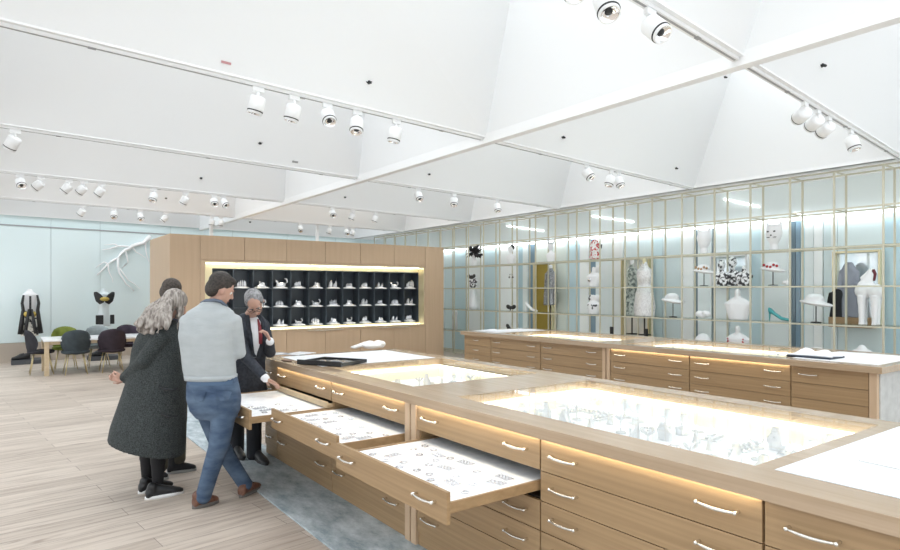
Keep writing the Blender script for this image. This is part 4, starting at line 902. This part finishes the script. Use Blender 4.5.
MB().tube([W(201.5,303,f0-.03), W(206,300.5,f0-.06), W(214,300,f0-.07), W(221,301.5,f0-.05), W(226,306,f0)], .012, 8).build('collar', mat('collar_navy', (.12,.15,.2), .8), sw, True)
jean = mat('denim', (.040,.072,.135), .85, noise=((6,6,14), (.11,.165,.245), 9, .36, .70), bump=.9)
m = MB(); m.loft([ring_(189, 236, 374, f0, .118), ring_(187.5, 238.5, 386, f0, .135), ring_(187.5, 240.5, 398, f0, .145), ring_(191, 239.5, 410, f0, .135), ring_(197, 236, 418, f0, .10)], 20, 2.3)
def leg(m, pts): 
    for (a, ra), (b_, rb) in zip(pts[:-1], pts[1:]): m.cap(a, ra, b_, rb, 16)
leg(m, [(W(225.5,402,f0-.02), .105), (W(219,445,f0-.05), .080), (W(211,470,f0-.03), .068), (W(203.5,496,f0), .062)])
leg(m, [(W(205,402,f0+.03), .102), (W(219,442,f0+.14), .076), (W(232,464,f0+.23), .066), (W(245,484,f0+.28), .060)])
je = m.build('jeans', jean, g, remesh=.010, iters=3)
for l, r_ in ((192, 206), (216, 232)):
    MB().loft([(W((l+r_)/2, 391+5*k, f0-.156+.003*k), R*((r_-l)/2*f0/F*(1-.25*k)), FW*.004) for k in (0, 1, 2)], 4).build('back_pocket', jean, je)
MB().loft([ring_(188.5, 237, 379.5, f0, .130), ring_(188.2, 237.5, 383, f0, .136)], 24, 2.3, False).build('belt', mat('belt_denim', (.07,.12,.2), .8), je, True)
brown = mat('brown_leather_shoe', (.13,.055,.035), .5, noise=((30,30,30), (.20,.095,.06), 3, .4, .6)); sole_g = mat('sole_grey', (.16,.15,.14), .8); lacem = mat('lace_dark', (.05,.04,.03), .8)
sneaker(g, onz(193, 509, 0), onz(218, 502, 0), brown, sole_g, 1, False, lacem)
h_ = onz(240, 498, 0); sneaker(g, h_, onz(259, 488, 0), brown, sole_g, 1, False, lacem)

# ---- woman in the long dark coat
f0 = 4.98
g = thing('person', onz(155, 494, 0), 'person with long grey blond hair in a long dark tweed coat', 'person')
hc = W(175, 304, f0); hf = R*.72+FW*.45-UP*.5
m = MB(); P, sd, fw, up = head(m, hc, hf, UP*.9+R*.4, .96)
m.cap(W(162, 325, f0), .05, hc-UP*.04-R*.02, .046); m.loft([ring_(135, 178, 425, f0, .13), ring_(138, 178, 385, f0, .12), ring_(143, 179, 350, f0, .12), ring_(150, 176, 332, f0, .09)], 18)
SH, EL, WR = W(161, 338, f0-.13), W(144, 361, f0-.16), W(125, 377, f0-.06)
m.cap(SH, .042, EL, .036); m.cap(EL, .034, WR, .025); hand(m, WR, -R*.8-UP*.1+FW*.3, FW*.3+UP*.3, .92, .7)
SH2, EL2, WR2 = W(166, 338, f0+.17), W(150, 366, f0+.16), W(127, 379, f0+.06); m.cap(SH2, .042, EL2, .036); m.cap(EL2, .034, WR2, .025); hand(m, WR2, -R*.8+UP*.05, -FW*.2+UP*.2, .92, .7)
A1, A2 = onz(158, 495, 0), onz(147, 490, 0)
m.cap(W(160,420,f0-.06), .07, A1+V((0,0,.45)), .05); m.cap(A1+V((0,0,.45)), .05, A1+V((0,0,.08)), .035); m.cap(W(150,420,f0+.1), .07, A2+V((0,0,.45)), .05); m.cap(A2+V((0,0,.45)), .05, A2+V((0,0,.08)), .035)
bd = m.build('body', skin, g, remesh=.0075, iters=2); hairG = mat('hair_ash', (.15,.125,.11), .6, noise=((60,40,7), (.42,.385,.35), 4, .36, .62))
m = MB(); m.ell(P(0,-.02,.035), sd*.088, fw*.098, up*.09); m.ell(P(0,-.06,-.04), sd*.085, fw*.065, up*.10)
rr = random.Random(4)
for i in range(30):
    k = i/29; s0 = P((k-.5)*.15, -.05-.03*math.sin(PI*k), .03); e = W(136+34*k+rr.uniform(-2,2), 328+8*math.sin(k*PI)-6*k+rr.uniform(-4,5), f0-.17+.12*k*(1 if i % 2 else -.2)+rr.uniform(-.03,.03))
    mid = (s0+e)/2+UP*.045-R*.02; pts = []
    for q in range(8):
        u = q/7; pt = s0*(1-u)**2+mid*2*u*(1-u)+e*u*u; pts.append(pt+R*.012*math.sin(u*9+i)+FW*.012*math.cos(u*8+i*2))
    m.tube(pts, [.022,.025,.026,.027,.027,.026,.023,.016], 8)
for i in range(8):
    s0 = P(-.05+.01*i, .05, .06); e = W(178+rr.uniform(-3,3), 322+rr.uniform(-6,8), f0-.10+.02*i); mid = (s0+e)/2+UP*.01-FW*.03
    m.tube([s0*(1-u)**2+mid*2*u*(1-u)+e*u*u for u in [q/6 for q in range(7)]], [.014,.018,.018,.017,.015,.012,.006], 8)
m.build('hair', hairG, bd, remesh=.008, iters=3); face(bd, P, sd, fw, up, .96)
tweed = mat('tweed', (.017,.021,.022), .95, noise=((130,130,130), (.062,.072,.072), 3, .36, .66), bump=.3)
m = MB(); m.loft([ring_(112, 182, 437, f0, .26, 456), ring_(114.5, 182.5, 424, f0, .25, 434), ring_(121, 184, 404, f0, .215), ring_(128, 184, 382, f0, .185), ring_(132, 184, 364, f0, .175), ring_(134, 184.5, 348, f0, .165), ring_(139, 183, 335, f0, .15), ring_(147, 179, 326, f0, .115), ring_(155, 174, 320, f0, .08)], 28, 2.2)
for a, b_, c in ((SH, EL, WR), (SH2, EL2, WR2)): m.cap(a, .075, b_, .062); m.cap(b_, .060, c, .043)
ct = m.build('coat', tweed, g, remesh=.011, iters=3)
MB().tube([W(159,386,f0-.185), W(163,389,f0-.192), W(172,390,f0-.18), W(178,388,f0-.16)], .009, 8).build('pocket', blackM, ct, True)
MB().tube([W(161,414,f0-.20), W(168,417,f0-.20), W(178,416,f0-.17)], .006, 8).build('pocket', blackM, ct, True)
tights = mat('black_tights', (.008,.008,.010), .8)
m = MB()
for a, c in ((A1, W(160,430,f0-.06)), (A2, W(149,425,f0+.1))): leg(m, [(c, .085), (a+V((0,0,.42)), .066), (a+V((0,0,.28)), .062), (a+V((0,0,.08)), .042)])
m.build('tights', tights, g, remesh=.010, iters=2)
wsole = mat('white_sole', (.82,.82,.82), .6)
sneaker(g, onz(145.5, 500, 0), onz(183, 493, 0), black, wsole); sneaker(g, onz(138.5, 494, 0), onz(173, 487, 0), black, wsole)

# ---- man behind the woman
f0 = 5.72
g = thing('person', onz(176, 473, 0), 'person half hidden behind the long coat, dark hair and olive trousers', 'person')
hc = W(172, 292, f0); hf = R*.30+FW*.9-UP*.3
m = MB(); P, sd, fw, up = head(m, hc, hf, UP+R*.2)
m.cap(W(165, 308, f0), .06, hc-UP*.05, .055); m.loft([ring_(150, 184, 385, f0, .11), ring_(148, 186, 340, f0, .12), ring_(150, 184, 322, f0, .10), ring_(158, 176, 314, f0, .07)], 18)
for s_ in (-1, 1):
    a, b_, c = W(167+s_*18, 324, f0), W(167+s_*19, 356, f0+.08), W(170+s_*8, 368, f0+.3); m.cap(a, .045, b_, .038); m.cap(b_, .036, c, .027); hand(m, c, FW*.7-R*s_*.4, -UP*.4-R*s_*.6, .95, .6)
B1, B2 = onz(178, 472, 0), onz(160, 480, 0)
for a, c in ((B1, W(177,392,f0)), (B2, W(161,392,f0-.05))): m.cap(c, .07, a+V((0,0,.45)), .05); m.cap(a+V((0,0,.45)), .05, a+V((0,0,.08)), .036)
bd = m.build('body', skin, g, remesh=.008, iters=2)
hairB = mat('hair_brown', (.035,.026,.02), .6, noise=((60,60,60), (.07,.055,.045), 3, .4, .6))
m = MB(); m.ell(P(0,-.026,.042), sd*.083, fw*.095, up*.085); m.ell(P(0,-.06,-.01), sd*.072, fw*.056, up*.08); m.build('hair', hairB, bd, remesh=.009, iters=2); face(bd, P, sd, fw, up, 1, hairB)
m = MB(); m.loft([ring_(147, 186, 392, f0, .13), ring_(144, 186, 360, f0, .145), ring_(140, 187, 335, f0, .145), ring_(141, 187, 319, f0, .135), ring_(146, 184, 310.5, f0, .11), ring_(158, 177, 303, f0, .07)], 22, 2.3)
for s_ in (-1, 1): m.cap(W(165+s_*18, 322, f0), .065, W(167+s_*18, 356, f0+.08), .055); m.cap(W(167+s_*18, 356, f0+.08), .054, W(170+s_*9, 367, f0+.27), .042)
m.build('jacket', mat('navy_jacket', (.022,.026,.038), .8), g, remesh=.011, iters=3)
m = MB(); m.loft([ring_(150, 184, 386, f0, .12), ring_(149, 186, 400, f0, .13), ring_(153, 185, 412, f0, .12)], 20, 2.3); 
for a, c in ((B1, W(177,402,f0)), (B2, W(160,402,f0-.05))): leg(m, [(c, .10), (a+V((0,0,.48)), .082), (a+V((0,0,.13)), .070)])
m.build('trousers', mat('olive_trousers', (.055,.052,.038), .85, noise=((12,12,6), (.10,.095,.07), 4, .35, .65)), g, remesh=.011, iters=2)
gsole = mat('pale_grey_sole', (.33,.34,.34), .7)
sneaker(g, onz(167, 474, 0), onz(196, 470, 0), blackM, gsole, 1, True, lacem); sneaker(g, onz(148, 481, 0), onz(168, 479, 0), blackM, gsole, 1, True, lacem)

# ---- man in the suit, pulling the tray
f0 = 5.95
g = thing('person', onz(252, 462, 0), 'person with grey hair in a dark suit bending over the open drawers', 'person')
hc = W(254.8, 302.5, f0-.24); hf = R*.24-FW*.50-UP*.82
m = MB(); P, sd, fw, up = head(m, hc, hf, UP*.6-FW*.9)
m.cap(W(250, 316, f0-.06), .06, hc-UP*.04+FW*.03, .055)
def rg(px, py, df, hw, d, yaw=.35):      # ring centred on a pixel, half width across the shoulders
    u = R*math.cos(yaw)-FW*-math.sin(yaw); u = (R*math.cos(yaw)+FW*math.sin(yaw)); v = (FW*math.cos(yaw)-R*math.sin(yaw)); return (W(px, py, f0+df), u*hw, v*d)
m.loft([rg(246,392,.05,.15,.10), rg(247,370,.03,.145,.10), rg(248,340,-.03,.165,.11), rg(249,325,-.06,.16,.10), rg(250,317,-.06,.08,.07)], 18)
sR, eR, wR = W(234.5, 324, f0-.05), W(246, 357, f0-.28), W(266, 379, f0-.42)       # arm reaching to the tray
sL, eL, wL = W(263, 326, f0+.02), W(270, 352, f0-.08), W(270, 341, f0-.30)        # raised hand
for a, b_, c in ((sR, eR, wR), (sL, eL, wL)): m.cap(a, .045, b_, .038); m.cap(b_, .036, c, .026)
ht = V((2.125, 5.45, .745)); hand(m, wR, ht-wR, -UP*.8-FW*.2, 1.0, .35, -1); hand(m, wL, UP*.75-R*.25-FW*.2, -R*.7-FW*.3, 1.0, 1.1, 1)
C1, C2 = onz(254, 460, 0), onz(237, 454.5, 0)
for a, c in ((C1, W(254,398,f0+.03)), (C2, W(239,396,f0+.14))): m.cap(c, .07, a+V((0,0,.45)), .05); m.cap(a+V((0,0,.45)), .05, a+V((0,0,.08)), .036)
bd = m.build('body', skin, g, remesh=.0075, iters=2)
hairS = mat('hair_silver', (.14,.14,.145), .6, noise=((45,45,45), (.36,.36,.37), 4, .36, .64))
m = MB(); m.ell(P(0,-.03,.048), sd*.083, fw*.088, up*.082); m.ell(P(0,-.062,-.01), sd*.072, fw*.05, up*.075)
for k in (-1, 1): m.ell(P(k*.068,-.005,.03), sd*.016, fw*.05, up*.045)
m.build('hair', hairS, bd, remesh=.008, iters=2); face(bd, P, sd, fw, up, 1, mat('brow_grey', (.12,.11,.11), .7))
gl = MB()
for k in (-1, 1):
    gl.tube([P(k*.032+.021*math.cos(a), .098, .003+.016*math.sin(a)) for a in [2*PI*i/14 for i in range(15)]], .0022, 6); gl.tube([P(k*.053,.098,.006), P(k*.078,.06,.010), P(k*.080,-.01,.006)], .0022, 6)
gl.tube([P(-.011,.10,.006), P(.011,.10,.006)], .0022, 6); gl.build('spectacles', black, bd, True)
suit = mat('suit_navy', (.020,.024,.034), .8, noise=((40,40,40), (.034,.040,.054), 2, .4, .6))
m = MB(); m.loft([rg(246,393,.06,.205,.14), rg(246,380,.04,.185,.135), rg(246.5,362,.02,.175,.13), rg(248,343,-.03,.19,.135), rg(249,328,-.05,.195,.125), rg(249.5,318.5,-.05,.14,.095), rg(250,313,-.05,.075,.07)], 24, 2.3)
for a, b_, c in ((sR, eR, wR), (sL, eL, wL)): m.cap(a, .070, b_, .058); d_ = (c-b_); m.cap(b_, .056, b_+d_*.86, .044)
ja = m.build('suit_jacket', suit, g, remesh=.010, iters=3)
# shirt front, cuffs, tie, lapels laid on the chest
def chest(px, py, off): c, u, v = rg(px, py, -.145-off, .1, .1); return c
sh = MB(); sh.loft([(chest(px, py, o_), R*(w_*f0/F)+UP*0, FW*.03) for px, py, w_, o_ in ((252,317,5.5,-.04),(256,324,6.0,.0),(257.5,334,5.0,.015),(257,346,3.4,.01),(255.5,357,1.6,-.01))], 14)
so = sh.build('shirt_front', mat('white_shirt', (.82,.83,.86), .8), g, True)
td = MB(); td.loft([(chest(px, py, o_), R*(w_*f0/F), FW*.012) for px, py, w_, o_ in ((258,319,.9,.02),(259.5,326,1.5,.035),(260.5,336,1.9,.045),(260.5,344,1.6,.04))], 8)
td.build('tie', mat('tie_red', (.22,.025,.035), .6), so, True)
for sg, pts in ((-1, [(247,315),(248.5,326),(251,340),(254,357)]), (1, [(258,314),(263,322),(264,336),(258.5,357)])):
    MB().loft([(chest(px, py, .018), R*(2.3*f0/F), FW*.012) for px, py in pts], 8).build('lapel', suit, ja, True)
for b_, c in ((eR, wR), (eL, wL)):
    d_ = (c-b_); MB().cap(b_+d_*.86, .043, b_+d_*.97, .037, 16).build('shirt_cuff', MATS['white_shirt'], so, True)
m = MB(); m.loft([rg(246,386,.06,.16,.115), rg(246,400,.06,.17,.125), rg(246,410,.07,.16,.115)], 20, 2.3)
for a, c in ((C1, W(254,402,f0+.04)), (C2, W(239,402,f0+.14))): leg(m, [(c, .098), (a+V((0,0,.48)), .080), (a+V((0,0,.06)), .075)])
m.build('trousers', mat('trousers_black', (.014,.016,.022), .85), g, remesh=.010, iters=2)
sneaker(g, C1+V((.02,.07,0)), onz(267, 467, 0), black, mat('sole_black', (.02,.02,.02), .6)); sneaker(g, C2+V((.0,.08,0)), onz(243, 462, 0), black, MATS['sole_black'])
